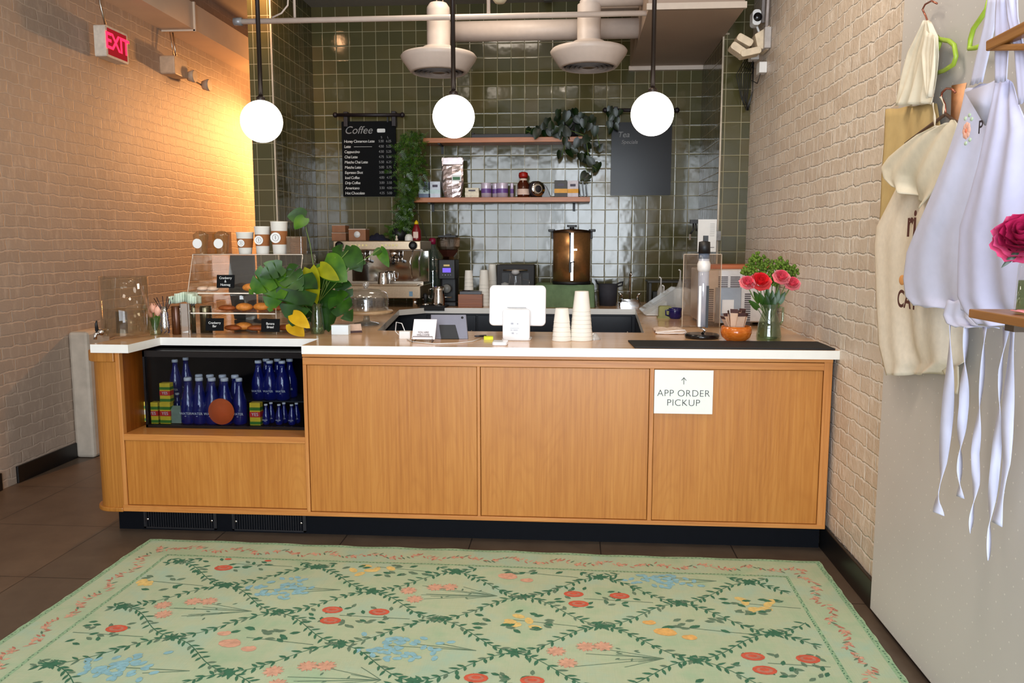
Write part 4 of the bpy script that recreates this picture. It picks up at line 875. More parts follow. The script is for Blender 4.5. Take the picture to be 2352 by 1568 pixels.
# steel convection oven and acrylic sheet in front
t = thing('countertop_oven', 'stainless countertop oven with louvred back on the worktop against the brick wall', 'oven', (.89, 4.75, zt))
x0, x1 = atY(1608, 700, 4.56).x-.89, .235
ozt = atY(1660, 618, 4.56).z-zt
OVEN = mat('pale stainless', (206, 200, 196), .3, .55, var=.05, scale=50)
MB().box(x0, x1, -.19, .19, .02, ozt).build('housing', OVEN, t, bevel=.008)
ft = MB()
for x in (x0+.03, x1-.03):
    for y in (-.16, .16): ft.cyl(.016, 0, .02, (x, y, 0))
ft.build('feet', BLACK, t)
lvs = [MB(), MB(), MB(), MB()]; zz = lambda py: atY(1660, py, 4.56).z-zt
for i in range(6): z = zz(636+i*4.4); lvs[0].box(atY(1650, 640, 4.56).x-.89, atY(1672, 640, 4.56).x-.89, -.1935, -.19, z-.003, z+.003); lvs[1].box(atY(1678, 640, 4.56).x-.89, atY(1700, 640, 4.56).x-.89, -.1935, -.19, z-.003, z+.003)
for i in range(17): z = zz(665+i*4.9); lvs[2].box(atY(1624, 640, 4.56).x-.89, atY(1640, 640, 4.56).x-.89, -.1935, -.19, z-.0035, z+.0035)
for i in range(15): z = zz(675+i*4.9); lvs[3].box(atY(1712, 640, 4.56).x-.89, atY(1726, 640, 4.56).x-.89, -.1935, -.19, z-.0035, z+.0035)
for lv in lvs: lv.build('louvre_panel', mat('dark slot', (76, 68, 74), .5), t)
MB().box(atY(1644, 640, 4.56).x-.89, atY(1704, 640, 4.56).x-.89, -.194, -.19, zz(742), zz(660)).build('back_panel', mat('blue grey steel', (150, 154, 160), .3, .7, var=.1, scale=12), t, bevel=.002)
MB().box(atY(1660, 640, 4.56).x-.89, atY(1687, 640, 4.56).x-.89, -.197, -.194, zz(719), zz(688)).build('white_sticker', WHITE, t)
MB().box(x0+.06, x1-.02, -.12, .12, ozt, ozt+.022).build('wooden_board', wood('board wood', (176, 90, 40), (140, 66, 26), (196, 112, 56), 'x'), t)
pa, pb = atY(1570, 583, 4.48), atY(1655, 690, 4.48)
t = thing('acrylic_sheet', 'clear acrylic splash sheet standing behind the tube dispenser', 'screen', ((pa.x+pb.x)/2, 4.48, zt)); w = (pb.x-pa.x)/2
MB().box(-w, w, -.003, .003, .0, pa.z-zt).build('sheet', glass('brownish acrylic', (238, 228, 218), .1, .04, .08, (200, 176, 156)), t)
MB().box(-w, -w+.003, -.004, .004, 0, pa.z-zt).box(w-.003, w, -.004, .004, 0, pa.z-zt).box(-w, w, -.004, .004, pa.z-zt-.003, pa.z-zt).build('edge', mat('acrylic edge', (206, 186, 160), .3), t)
MB().box(-w-.005, w+.005, -.03, .03, 0, .006).build('base', ACR, t)
p = atX(1624, 540, .95)
pn = thing('notice', 'white notice taped to the tiled pier above the oven', 'paper', (atY(1624, 541, 5.44).x, 5.44, atY(1624, 541, 5.44).z))
w, h = 21*mpp(pn.location), 37*mpp(pn.location)
MB().box(-w, w, -.002, .002, -h, h).build('paper', mat('notice paper', (236, 236, 232), .6, var=.02), pn)
s_ = MB()
for i in range(7): s_.box(w*.3, w*.8, -.003, -.002, h*(.7-i*.12), h*(.72-i*.12))
s_.box(-w*.8, w*.8, -.003, -.002, -h*.75, -h*.7).build('print_lines', CHALKD, pn)
MB().box(-.01, .09, .002, .075, -.03, .03).build('wall_clip', CHALKD, pn)
t = thing('hook_rail', 'dark hook with keys hanging on the tiled pier left of the white notice', 'hook', (atY(1592, 520, 5.5).x, 5.5, atY(1592, 520, 5.5).z))
MB().box(-.02, .03, -.015, .02, .02, .045).tube([(0, -.01, .02), (0, -.02, -.02), (-.02, -.02, -.05)], .006).tube([(.015, -.01, .02), (.02, -.02, -.03)], .005).build('hook', BLACK, t); MB().box(-.028, -.016, -.024, -.018, -.09, -.05).build('key', CHROME, t)
# ------------------------------------------------------------------ front counter, right part
p, k = on(1612, 776)
t = thing('tube_dispenser', 'clear tube dispenser with black cap on a round black turntable base', 'dispenser', p)
MB().lathe([(.078, 0), (.083, .006), (.083, .016), (.076, .022)], n=48).build('base', BLKG, t)
zz = lambda py: (775-py)*k
MB().cyl(.026, zz(748), zz(580)).build('tube', glass('bluish acrylic', (235, 238, 245), .35, .03, .38, (210, 214, 226)), t)
MB().box(.012, .024, -.024, -.008, zz(750), zz(655)).build('black_rail', BLACK, t); MB().box(-.024, -.012, -.026, -.02, zz(748), zz(655)).build('white_rail', WHITE, t)
MB().lathe([(.024, zz(625)), (.031, zz(618)), (.032, zz(606)), (.022, zz(594)), (.018, zz(590))]).build('white_ball', mat('milky plastic', (226, 222, 218), .4), t)
MB().cyl(.026, zz(594), zz(582)).build('blue_collar', mat('blue grey collar', (70, 96, 124), .3), t)
MB().lathe([(.029, zz(582)), (.027, zz(556)), (.0, zz(553))], n=20).box(-.006, .016, -.01, .01, zz(556), zz(542)).build('cap', BLACK, t)
MB().tube([(.0, 0, .02), (.012, -.02, .04), (-.01, .0, .05), (.015, 0, .065)], .008).build('swivel_joint', CHROME, t)
p, k = on(1690, 784)
t = thing('wooden_bowl', 'glossy orange wooden bowl on the black mat edge', 'bowl', p)
r = 35*k; h = 36*k
MB().lathe([(r*.55, 0), (r*.9, h*.3), (r, h*.62), (r*.94, h), (r*.88, h*.98), (r*.9, h*.6), (r*.5, h*.15), (0, h*.12)], n=40, cap=False).build('body', wood('glossy orange wood', (186, 92, 22), (150, 66, 10), (214, 124, 50), 'x', rough=.15), t)
for i in range(9):
    a = 2*PI*i/9; ln = random.uniform(.11, .135); lean = random.uniform(.15, .55)
    dx, dy = math.cos(a)*.02, math.sin(a)*.02
    s2 = thing('sugar_packet', 'kraft sugar packet standing in the orange wooden bowl', 'packet', p+Vector((dx, dy, h*.3)), a, group='sugar packets in the wooden bowl')
    MB(Matrix.Rotation(lean*(1 if i % 2 else .5), 4, 'Y')).box(-.001, .001, -.018, .018, 0, ln).build('paper', mat('packet paper', (206, 172, 146), .7, var=.1), s2)
    MB(Matrix.Rotation(lean*(1 if i % 2 else .5), 4, 'Y')).box(-.0013, .0013, -.018, .018, ln*.86, ln).build('dark_edge', mat('packet edge', (74, 44, 40), .7), s2)
# flower arrangement
p, k = on(1765, 781)
t = thing('glass_vase', 'clear ribbed glass pitcher vase at the end of the black mat by the brick wall', 'vase', p)
h = 83*k
VG = glass('vase glass', (214, 226, 205), .3, .03, .08, (150, 170, 130))
MB().lathe([(27*k, 0), (28*k, .02), (24*k, h*.45), (16*k, h*.78), (19*k, h)], n=32, cap=False).lathe([(26*k, .002), (0, .004)], cap=False).build('body', VG, t)
MB().tube([(18*k, 0, h*.92), (30*k, 0, h*.90), (30*k, 0, h*.55), (24*k, 0, h*.42)], .006).build('handle', VG, t)
MB().lathe([(25*k, .004), (24*k, h*.3), (22*k, h*.5), (0, h*.5)], n=32, cap=False).build('water', glass('vase water', (190, 205, 170), .1, .02, .10, (110, 130, 80)), t)
def rose(name, lb, c, r, m1, m2, tilt=(0, -.8, .6), group=None, cat='flower', stem_to=None, layers=5, sm=STEM):
    t = thing(name, lb, cat, c, group=group); q = Vector(tilt).normalized(); Mx = q.to_track_quat('Z', 'Y').to_matrix().to_4x4()
    mb = MB(Mx)
    for L in range(layers):
        n = 3+L; rad = r*(.18+.82*L/(layers-1)); 
        for i in range(n):
            a0 = 2*PI*i/n+L*.7; rows = []
            for j in range(5):
                v = j/4; rr = []
                for q_ in range(6):
                    u = (q_/5-.5)*2*PI/n*1.25; ra = rad*(.30+.78*math.sin(v*1.5))*(1-.14*abs(q_-2.5)/2.5*v)+(.10*r*v*v*(1+.5*math.sin(q_*2.5+i)) if L > 1 else 0)
                    zz_ = r*(-.55+v*(1.35-.85*(L/(layers-1))**1.5)-.1*abs(q_-2.5)*v*.5)
                    rr.append((ra*math.cos(a0+u), ra*math.sin(a0+u), zz_+random.uniform(-.02, .02)*r))
                rows.append(rr)
            mb.grid(rows, 0 if L < layers-2 else 1)
    mb.ball((0, 0, -.1*r), r*.2, m=0)
    mb.build('petals', [m1, m2], t)
    if stem_to is not None:
        e = Vector(stem_to)-Vector(c); MB().tube([-q*r*.5, -q*r*.8+e*.3, e], .0025, 6).build('stem', sm, t)
    return t
PK1, PK2 = mat('coral red petal', (226, 36, 44), .5, var=.1), mat('coral petal', (238, 92, 92), .5, var=.15)
PK3, PK4 = mat('pink petal', (232, 90, 110), .5, var=.2), mat('pale pink petal', (244, 150, 156), .5, var=.15)
vt = Vector(p)+Vector((0, 0, h*.55))
for px, py, rr, a, b, lb in ((1717, 648, 15, PK3, PK4, 'leftmost pale coral rose of the vase by the brick wall'), (1747, 645, 20, PK1, PK2, 'large open red coral rose at the front of the vase'), (1795, 635, 16, PK3, PK4, 'upper pink rose right of centre in the vase'), (1820, 650, 15, PK3, PK4, 'outermost pink rose leaning toward the brick wall')):
    q_ = atY(px, py, p.y-.05); rose('rose', lb, q_, rr*k*1.12, a, b, group='roses in the glass vase', stem_to=vt)
GR1 = mat('moss green bloom', (84, 112, 24), .7, var=.3, scale=120)
for px, py, rr, lb in ((1742, 598, 17, 'top green pompom bloom of the vase bouquet'), (1722, 622, 14, 'green pompom bloom above the leftmost coral rose'), (1765, 615, 18, 'broad green pompom bloom in the middle of the bouquet'), (1796, 612, 16, 'green pompom bloom above the upper pink rose'), (1818, 624, 13, 'green pompom bloom nearest the brick wall'), (1775, 640, 14, 'shaded green pompom bloom between the roses')):
    q_ = atY(px, py, p.y+.01); b2 = thing('green_bloom', lb, 'flower', q_, group='green blooms in the glass vase'); mb = MB()
    for i in range(80):
        d_ = Vector((random.gauss(0, 1), random.gauss(0, 1), random.gauss(0, .8))).normalized()*rr*k*random.uniform(.5, 1.35); s_ = random.uniform(.005, .009); mb.ball(d_, s_, n=6, k=4)
    mb.build('florets', GR1, b2); e = vt-q_; MB().tube([(0, 0, 0), e*.5, e], .002, 5).build('stem', STEM, b2)
lf = thing('leaf_sprig', 'dark green leaves under the roses in the glass vase', 'leaves', vt); mb = MB()
for px, py in ((1730, 665), (1745, 672), (1762, 660), (1775, 668), (1790, 662), (1805, 668), (1760, 684), (1778, 690), (1722, 690)):
    e = atY(px, py, p.y-.02)-vt; leaf(mb, e*.6, .06, .03, e, (0, -1, .4)); mb.tube([(0, 0, -.03), e*.6], .0015, 5)
mb.build('foliage', GREEN, lf)
# ------------------------------------------------------------------ register, pad, tablet, card
p, k = on(1188, 779)
t = thing('point_of_sale_terminal', 'white square register screen seen from behind on a white stand', 'register', p, -.03)
GW = mat('gloss white plastic', (232, 232, 234), .22, var=.01)
zz = lambda py: (779-py)*k
MB(Matrix.Rotation(-.12, 4, 'X')).rbox(-65*k, 65*k, -.012, .012, zz(748), zz(657)+.004, .022, 'y').build('screen_housing', GW, t, bevel=.006, seg=3)
MB().rbox(-31*k, 31*k, -.055, -.03, .004, zz(708), .012, 'y').box(-.03, .03, -.04, .04, .008, .05).rbox(-33*k, 33*k, -.06, .06, 0, .008, .02).build('stand', GW, t, bevel=.004)
pr = MB()
for a, b, c_, d2 in ((-12, -6, 742, 738), (2, 5, 742, 739), (-13, 7, 751, 750), (-13, -8, 756, 754), (-6, 4, 756, 754), (-10, -5, 764, 760), (1, 3, 764, 762)): pr.box(a*k, b*k, -.0565, -.055, zz(c_), zz(d2))
pr.build('printed_marks', mat('pale grey print', (176, 180, 190), .5), t)
MB().box(-.045, .045, -.03, -.024, zz(706), zz(704)).build('seam', mat('seam grey', (170, 170, 172), .5), t)
p, k = on(1147, 794)
t = thing('card_reader', 'small white square card reader lying in front of the register stand', 'card reader', p+Vector((0, .045, 0)))
MB().rbox(-.034, .034, -.042, .042, 0, .016, .012).build('body', GW, t, bevel=.003)
p, k = on(1121, 780)
t = thing('sticky_notes', 'neon yellow pad of notes beside the white card reader', 'notepad', p+Vector((0, .02, 0)), .1)
MB().box(-.022, .022, -.022, .022, 0, .014).build('pad', mat('neon yellow', (222, 232, 40), .6), t)
t = thing('pen', 'dark pen lying left of the yellow notes', 'pen', atZ(1103, 774, zt)+Vector((0, 0, .0055)), .25)
MB(Matrix.Rotation(PI/2, 4, 'Y')).lathe([(.001, -.03), (.005, -.022), (.0055, .03)], n=12).build('barrel', mat('dark pen', (52, 50, 56), .3, .5), t)
p, k = on(1030, 780)
t = thing('tablet', 'grey tablet seen from behind leaning on a black folding stand', 'tablet', p+Vector((0, .03, 0)), .05)
Mt = Matrix.Rotation(-.33, 4, 'X') @ Matrix.Shear('XY', 4, (0, 0)) 
w = 44*k; h = 58*k
MB(Mt).prism([(-w*1.0, 0), (w*1.0, 0), (w*.86, h), (-w*1.02, h)], -.004, .004, 'y').build('back', mat('grey aluminium', (128, 128, 140), .35, .6, var=.03), t, bevel=.003)
MB(Mt).lathe([(0, -.0055), (.006, -.005), (.006, -.004)], (w*.66, 0, h*.87), axis='y', n=16).build('camera_lens', BLACK, t)
MB(Mt).prism([(-w*.42, -.002), (w*.52, -.002), (w*.30, h*.56), (-w*.55, h*.56)], -.012, -.0045, 'y').build('stand_flap', BLACK, t, bevel=.001)

p, k = on(970, 786)
t = thing('table_card', 'white thank you card on a small black wire easel', 'sign', p+Vector((0, .02, 0)))
Mt = Matrix.Rotation(-.3, 4, 'X'); w = 27*k
MB(Mt).prism([(-w, .012), (w, .012), (w*1.12, .108), (-w*.86, .108)], -.001, .001, 'y').build('card', mat('white card', (236, 230, 232), .6, var=.01), t)
text('YOU ARE\nWELCOME', .0125, INK, t, (0, -.006+.010, .038), rot=(PI/2-.3, 0, 0))
MB().tube([(-w*.85, -.03, 0), (-w*.85, -.012, .026), (w*.85, -.012, .026), (w*.85, -.03, 0)], .0014, 6).tube([(-w*.85, -.02, .002), (-w*.8, .03, .002), (0, .055, .05), (w*.8, .03, .002), (w*.85, -.02, .002)], .0014, 6).build('wire_easel', BLACK, t)
p, k = on(928, 778)
t = thing('power_adapter', 'white square power adapter behind the easel card', 'adapter', p+Vector((0, .03, 0)))
MB().rbox(-.028, .028, -.02, .02, 0, .035, .006).build('body', WHITE, t)
cp = [atZ(x, y, zt)-p-Vector((0, .03, 0)) for x, y in ((935, 780), (948, 786), (1000, 791), (1050, 789), (1085, 785), (1105, 778))]
MB().tube([c_+Vector((0, 0, .003)) for c_ in cp], .0022, 6).tube([(0, .0, .03), (-.02, .02, .07), (-.05, .03, .075), (-.055, .03, .03), (-.03, .03, .004)], .0022, 6).build('cable', WHITE, t)
# paper cup stacks by the register
p, k = on(1290, 782); s1 = stack('upturned white cup in the short front stack by the register', p, 22*k, 14.5*k, 85*k, 5, 'paper cup stacks beside the register')
p, k = on(1335, 781); s1 = stack('upturned white cup in the tall front stack', p, 26*k, 15.5*k, 122*k, 8, 'paper cup stacks beside the register')
t = thing('plastic_cover', 'clear plastic lid propped against the foot of the tall cup stack', 'lid', p+Vector((.062, .03, 0)))
MB().lathe([(.03, 0), (.031, .004), (.026, .01), (.012, .03), (0, .032)], n=24, cap=False).build('dome', glass('cloudy plastic', (235, 235, 235), .3, .1, .35), t)
# ------------------------------------------------------------------ cake dome, white box, leaning card
p, k = on(842, 745); 
t = thing('cake_stand', 'wooden cake stand with round glass dome and glass knob', 'cake stand', p)
zz = lambda py: max(.0, (748-py)*k)
WD = wood('cake stand wood', (178, 146, 108), (150, 118, 82), (200, 170, 134), 'x', fine=.5)
MB().lathe([(.075, 0), (.07, .008), (.02, .02), (.016, zz(728)), (.04, zz(724))], n=36).build('foot', glass('vase glass2', (230, 234, 230), .3, .03, .1), t)
MB().lathe([(.05, zz(726)), (.150, zz(722)), (.152, zz(717)), (.148, zz(715)), (0, zz(715))], n=56, cap=False).build('plate', WD, t)
MB().lathe([(.125, zz(714)), (.127, zz(690)), (.118, zz(676)), (.085, zz(668)), (.02, zz(665)), (0, zz(665))], n=56, cap=False).build('glass_dome', glass('dome glass', (238, 240, 240), .35, .02, .03), t)
MB().ball((0, 0, zz(657)), .019).lathe([(.012, zz(665)), (.008, zz(661))]).build('knob', glass('knob glass', (240, 240, 240), .6, .02, .15), t)
p, k = on(780, 769)
t = thing('business_card_box', 'small white box of cards standing in front of the plant vase', 'box', p+Vector((0, .025, 0)))
MB().box(-20*k, 20*k, -.02, .02, 0, 22*k).build('box', mat('white card box', (226, 238, 244), .5, var=.02), t, bevel=.002)
t = thing('leaning_card', 'pink card with dark strip lying beside the small white box', 'card', atZ(815, 766, zt)+Vector((0, .03, 0)), .5)
MB(Matrix.Rotation(-.5, 4, 'X')).box(-.03, .03, -.001, .001, .001, .05).build('card', mat('pinkish card', (206, 176, 156), .6), t)
MB(Matrix.Rotation(-.5, 4, 'X')).box(-.03, .03, -.003, -.001, .001, .012).build('dark_strip', mat('plum strip', (58, 26, 36), .5), t)
# ------------------------------------------------------------------ left end of the counter
p, k = on(275, 776); p = p+Vector((0, .06, 0)); k = mpp(p)
t = thing('drink_dispenser', 'tall clear glass water dispenser with metal tap at the rounded counter end', 'dispenser', p)
r = 52*k; h = 138*k; wl = 62*k
DG = glass('dispenser glass', (246, 244, 238), .12, .03, .015, (200, 190, 170))
MB().lathe([(r*.94, 0), (r, .012), (r*1.0, h), (r*.965, h), (r*.965, .012), (0, .012)], n=56, cap=False).build('jar', DG, t)
MB().lathe([(r*.955, .013), (r*.955, wl), (0, wl)], n=56, cap=False).build('water', glass('water', (236, 230, 214), .15, .02, .04, (190, 170, 140)), t)
MB().lathe([(r*.5, h*.80), (r*.52, h*.93), (r*.15, h*.97), (0, h)], n=30, cap=False).build('inner_lid', GL, t)
MB(Matrix.Translation((-r*.72, -r*.70, 0))).tube([(0, .02, .03), (0, -.03, .03), (-.004, -.045, .022), (-.004, -.048, .0)], [.013, .012, .010, .009], 14).ball((.02, -.035, .034), .016).build('tap', CHROME, t)
MB(Matrix.Translation((-r*.72, -r*.70, 0))).tube([(0, -.034, .04), (0, -.038, .075), (.003, -.036, .09)], [.009, .006, .003]).build('tap_lever', BLACK, t)
MB().box(-.03, .028, -r*.3, -r*.28, .02, wl*.95).build('reflection_strip', mat('dark reflected strip', (70, 56, 44), .4), t)  # dark reflection in the jar, painted as a solid strip
p, k = on(358, 768)
t = thing('bud_vase', 'small clear vase of pale pink tulips beside the water dispenser', 'vase', p)
MB().lathe([(.026, 0), (.028, .01), (.022, .06), (.028, .09)], n=24, cap=False).lathe([(.026, .002), (0, .003)], cap=False).build('body', VG, t)
TP = mat('peach pink petal', (236, 176, 150), .5, var=.12)
for px, py, rr, tl, lb in ((341, 722, 9, -.35, 'leftmost peach tulip, tilted toward the dispenser'), (351, 707, 9, -.1, 'upper peach tulip between the other two'), (364, 712, 11, .15, 'large peach pink tulip beside the patterned bottle')):
    q_ = atY(px, py, p.y); tu = thing('tulip', lb, 'flower', q_, group='tulips in the bud vase'); mb = MB(Matrix.Rotation(tl, 4, 'Y'))
    for i in range(5):
        a0 = i*2*PI/5; rows = []
        for j in range(7):
            v = j/6; ra = rr*k*(math.sin(PI*(.12+.78*v))**.8)*(.95-.1*(i % 2)); wd = .75*math.sin(PI*(.15+.82*v))
            rows.append([(ra*math.cos(a0+u*wd), ra*math.sin(a0+u*wd), rr*k*(-1.2+2.5*v)) for u in (-1, -.5, 0, .5, 1)])
        mb.grid(rows)
    mb.build('petals', TP, tu); e = (p+Vector((0, 0, .02)))-q_; MB().tube([(0, 0, -rr*k), e*.6+Vector((0, 0, .0)), e], .003, 6).build('stem', STEM, tu)
lf = thing('tulip_leaves', 'green tulip leaves and stems in the small clear vase', 'leaves', p+Vector((0, 0, .03))); mb = MB()
lf['kind'] = 'thing'
for a_, L in ((-.35, .08), (.1, .09), (.4, .075), (-.1, .06)): leaf(mb, (0, 0, 0), L, .022, (a_, random.uniform(-.2, .2), 1), (0, -1, .2))
mb.build('foliage', GREENB, lf)
p, k = on(380, 769)
t = thing('patterned_bottle', 'narrow silver patterned bottle holding black stirrers between tulips and brown canister', 'bottle', p)
MB().lathe([(9*k, 0), (10*k, 20*k), (7*k, 50*k), (6*k, 66*k)], n=20).build('body', CHROME, t)
zg = MB()
for s_ in range(6):
    a0 = s_*PI/3; zg.tube([(10.2*k*math.cos(a0+(.3 if j % 2 else -.3)), 10.2*k*math.sin(a0+(.3 if j % 2 else -.3)), (4+j*6)*k) if j < 5 else (8.3*k*math.cos(a0+(.3 if j % 2 else -.3)), 8.3*k*math.sin(a0+(.3 if j % 2 else -.3)), (4+j*6)*k) for j in range(9)], .0014, 5)
zg.build('zigzag_pattern', mat('dark pattern', (50, 44, 70), .3), t)
st = MB()
for dx, dy, L in ((-.05, 0, .04), (-.03, -.01, .045), (-.01, .01, .05), (.02, 0, .05), (.045, .01, .045), (.035, -.01, .04)): st.tube([(dx*.1, dy*.1, 50*k), (dx, dy, 66*k+L)], .0022, 6)
st.build('stirrers', mat('dark stirrer', (44, 30, 32), .4), t)
p, k = on(401, 769)
t = thing('brown_canister', 'slim brown canister between the patterned bottle and the napkin holder', 'canister', p+Vector((0, .03, 0)))
MB().lathe([(10*k, 0), (11*k, .004), (11*k, 64*k), (10*k, 66*k)], n=24).build('body', mat('brown canister', (84, 46, 20), .25, .3), t)
p, k = on(417, 769)
t = thing('napkin_dispenser', 'chrome upright dispenser stuffed with pale mint napkins beside the pastry case', 'dispenser', p+Vector((.02, .03, 0)))
MB().rbox(-13*k, 13*k, -.03, .04, 0, 72*k, .012).build('body', CHROME, t)
mb = MB()
for i in range(14):
    x = -34*k+i*4.7*k; rows = [[(x+.004*math.sin(j*2+i), -.035+.08*j/5, (76+(22 if 2 < i < 12 else 17)*v/3-1.5*abs(i-7)*.5)*k+.002*math.sin(j+i)) for j in range(6)] for v in range(4)]
    mb.grid(rows)
mb.build('napkins', mat('mint napkin', (206, 220, 200), .85, var=.08), t, solid=.0025)
t = thing('steel_tin', 'dark ribbed steel tin half hidden behind the left wall of the pastry case', 'tin', p+Vector((.075, .12, 0)))
MB().lathe([(.03, 0), (.03, .13), (.026, .14)], n=24).build('body', mat('dark olive steel', (96, 88, 66), .25, .8), t)
# ------------------------------------------------------------------ acrylic pastry case
cx0, cx1, cy0, cy1, ch = -1.95, -1.372, 3.93, 4.24, .402
t = thing('pastry_case', 'clear acrylic tiered pastry case on the worktop above the fridge', 'display case', ((cx0+cx1)/2, (cy0+cy1)/2, zt)); o = Vector(t.location)
def cb_(mb, x0, x1, y0, y1, z0, z1): return mb.box(x0-o.x, x1-o.x, y0-o.y, y1-o.y, z0, z1)
AP = glass('case acrylic', (248, 246, 240), .15, .02, .015)
for x in (cx0, cx1-.005): MB().prism([(cy0-o.y, 0), (cy1-o.y, 0), (cy1-o.y, ch), (cy0-o.y+.10, ch), (cy0-o.y+.02, .2)], x-o.x, x-o.x+.005, 'x').build('side_panel', AP, t)
cb_(MB(), cx0, cx1, cy0+.10, cy1, ch-.005, ch).build('top_panel', AP, t); cb_(MB(), cx0, cx1, cy1-.004, cy1, 0, ch).build('back_panel', AP, t)
cb_(MB(), cx0, cx1, cy0, cy1, 0.002, .007).build('floor_panel', AP, t)
sz = [.105, .205]
for i, z in enumerate(sz):
    y0 = cy0+.01+.03*i
    cb_(MB(), cx0+.006, cx1-.12, y0, cy1-.005, z, z+.005).build('shelf', AP, t)
    cb_(MB(), cx0+.006, cx1-.12, y0-.002, y0, z-.001, z+.005).build('shelf_edge', mat('bright acrylic edge', (236, 222, 206), .2), t)
e_ = MB()
for x in (cx0, cx1): e_.box(x-o.x-.0015, x-o.x+.0015, cy0-o.y+.10-.003, cy0-o.y+.10, .38, ch).tube([(x-o.x, cy0-o.y+.10, ch), (x-o.x, cy0-o.y+.02, .2), (x-o.x, cy0-o.y, 0)], .0015, 5)
e_.tube([(cx0-o.x, cy0-o.y+.1, ch), (cx1-o.x, cy0-o.y+.1, ch)], .0018, 5).tube([(cx1-o.x-.12, cy0-o.y+.02, .0), (cx1-o.x-.12, cy0-o.y+.02, .21)], .0018, 5)
e_.build('polished_edge', mat('bright acrylic edge', (236, 222, 206), .2), t)
MB().lathe([(0, 0), (.01, .004), (.007, .02)], (.22, -.13, .21), axis='y', n=16).build('door_knob', WHITE, t)
# dark price tray and pastries on shelves
CR1, CR2, CR3 = mat('golden crust', (206, 128, 50), .6, var=.25, scale=50, bump=.3), mat('dark crust', (150, 74, 26), .6, var=.25, scale=50, bump=.3), mat('pale scone', (228, 196, 170), .7, var=.12, scale=50, bump=.3)
PCS = [(600, 690, 1, 0, 'round golden bun at the middle of the second shelf'), (560, 688, 1, 0, 'golden bun left of its twin on the second shelf'), (633, 690, 1, 1, 'browned bun at the right end of the second shelf'), (575, 646, 2, 0, 'flat golden pastry on the top shelf under the monstera leaf'), (600, 648, 2, 1, 'dark golden pastry deeper on the top shelf'), (465, 646, 2, 2, 'pale pink iced scone at the left of the top shelf'), (488, 643, 2, 2, 'pale iced scone next to the upper price card'), (535, 745, 0, 1, 'long dark brown loaf slice on the floor of the case'), (560, 748, 0, 0, 'golden loaf slice on the floor of the case'), (590, 748, 0, 1, 'dark loaf slice behind the right price card'), (655, 748, 0, 1, 'brown loaf piece at the right corner of the case floor'), (520, 690, 1, 1, 'thin brown biscuit at the left of the second shelf')]
for px, py, sh, kind, lb in PCS:
    z = zt+([.008]+[q_+.006 for q_ in sz])[sh]; y = cy0+.10+random.uniform(0, .04); x = atY(px, py, y).x
    d = thing('pastry', lb, 'pastry', (min(x, cx1-.04 if sh == 0 else cx1-.16), y, z), random.uniform(-.3, .3), group='baked goods in the pastry case')
    mb = MB(); sx, sy, sz_ = (.045, .035, .022) if kind == 0 else (.05, .03, .016) if kind == 1 else (.03, .03, .014)
    rows = []
    for j in range(9):
        f_ = PI*j/8; rows.append([(sx*math.sin(f_)*math.cos(a)*(1+.05*math.sin(5*a)), sy*math.sin(f_)*math.sin(a), sz_*.95-sz_*math.cos(f_)*(1 if math.cos(f_) < 0 else .9)) for a in [2*PI*i/16 for i in range(16)]])
    mb.grid(rows, wrap=True); mb.build('crust', (CR1, CR2, CR3)[kind], d)
tr = thing('serving_board', 'orange brown wooden board on the middle shelf of the pastry case', 'board', (-1.73, 4.09, zt+sz[0]+.0052)); MB().box(-.13, .16, -.06, .1, 0, .0006).build('board', wood('glossy orange wood', (186, 92, 22), (150, 66, 10), (214, 124, 50), 'x', rough=.15), tr)
# black tablet and screens standing behind the case
t = thing('black_monitor', 'black screen panel standing behind the pastry case', 'screen', (-1.87, 4.55, zt)); 
a = atY(530, 585, 4.55); b = atY(590, 740, 4.55)
MB().prism([(a.x+1.87+.01, .02), (b.x+1.87, .02), (b.x+1.87, a.z-zt), (a.x+1.87, a.z-zt), (a.x+1.87-.02, .22)], -.012, .012, 'y').box(-.08, .08, -.05, .05, 0, .02).build('panel', BLACK, t, bevel=.003)
def tagcard(lb, body, px, py, wp, hp, y, rz=0, tilt=-.15):
    c_ = atY(px, py, y); k = mpp(c_); w, h = wp*k/2, hp*k/2
    t = thing('price_card', lb, 'sign', c_, rz, group='black price cards on the pastry case')
    MB(Matrix.Rotation(tilt, 4, 'X')).box(-w, w, 0, .004, -h, h).build('card', SLATE, t, bevel=.001)
    text(body, h*.52, CHALK, t, (0, -.0015, 0), rot=(PI/2+tilt, 0, 0), sp=.9)
    MB().box(-.006, .006, .006, .02, -h, h*.3).build('clip', GL, t)
tagcard('black chalk price card with three lines on the front of the top shelf', 'Cranberry\n&\nNutmeg', 518, 646, 42, 30, 3.95)
tagcard('black chalk price card leaning at the bottom left of the pastry case', 'Cranberry\nBar', 493, 745, 42, 29, 3.91, .05)
tagcard('black chalk price card at the bottom right of the pastry case', 'Banana\nBread', 621, 747, 44, 30, 3.91, -.03)
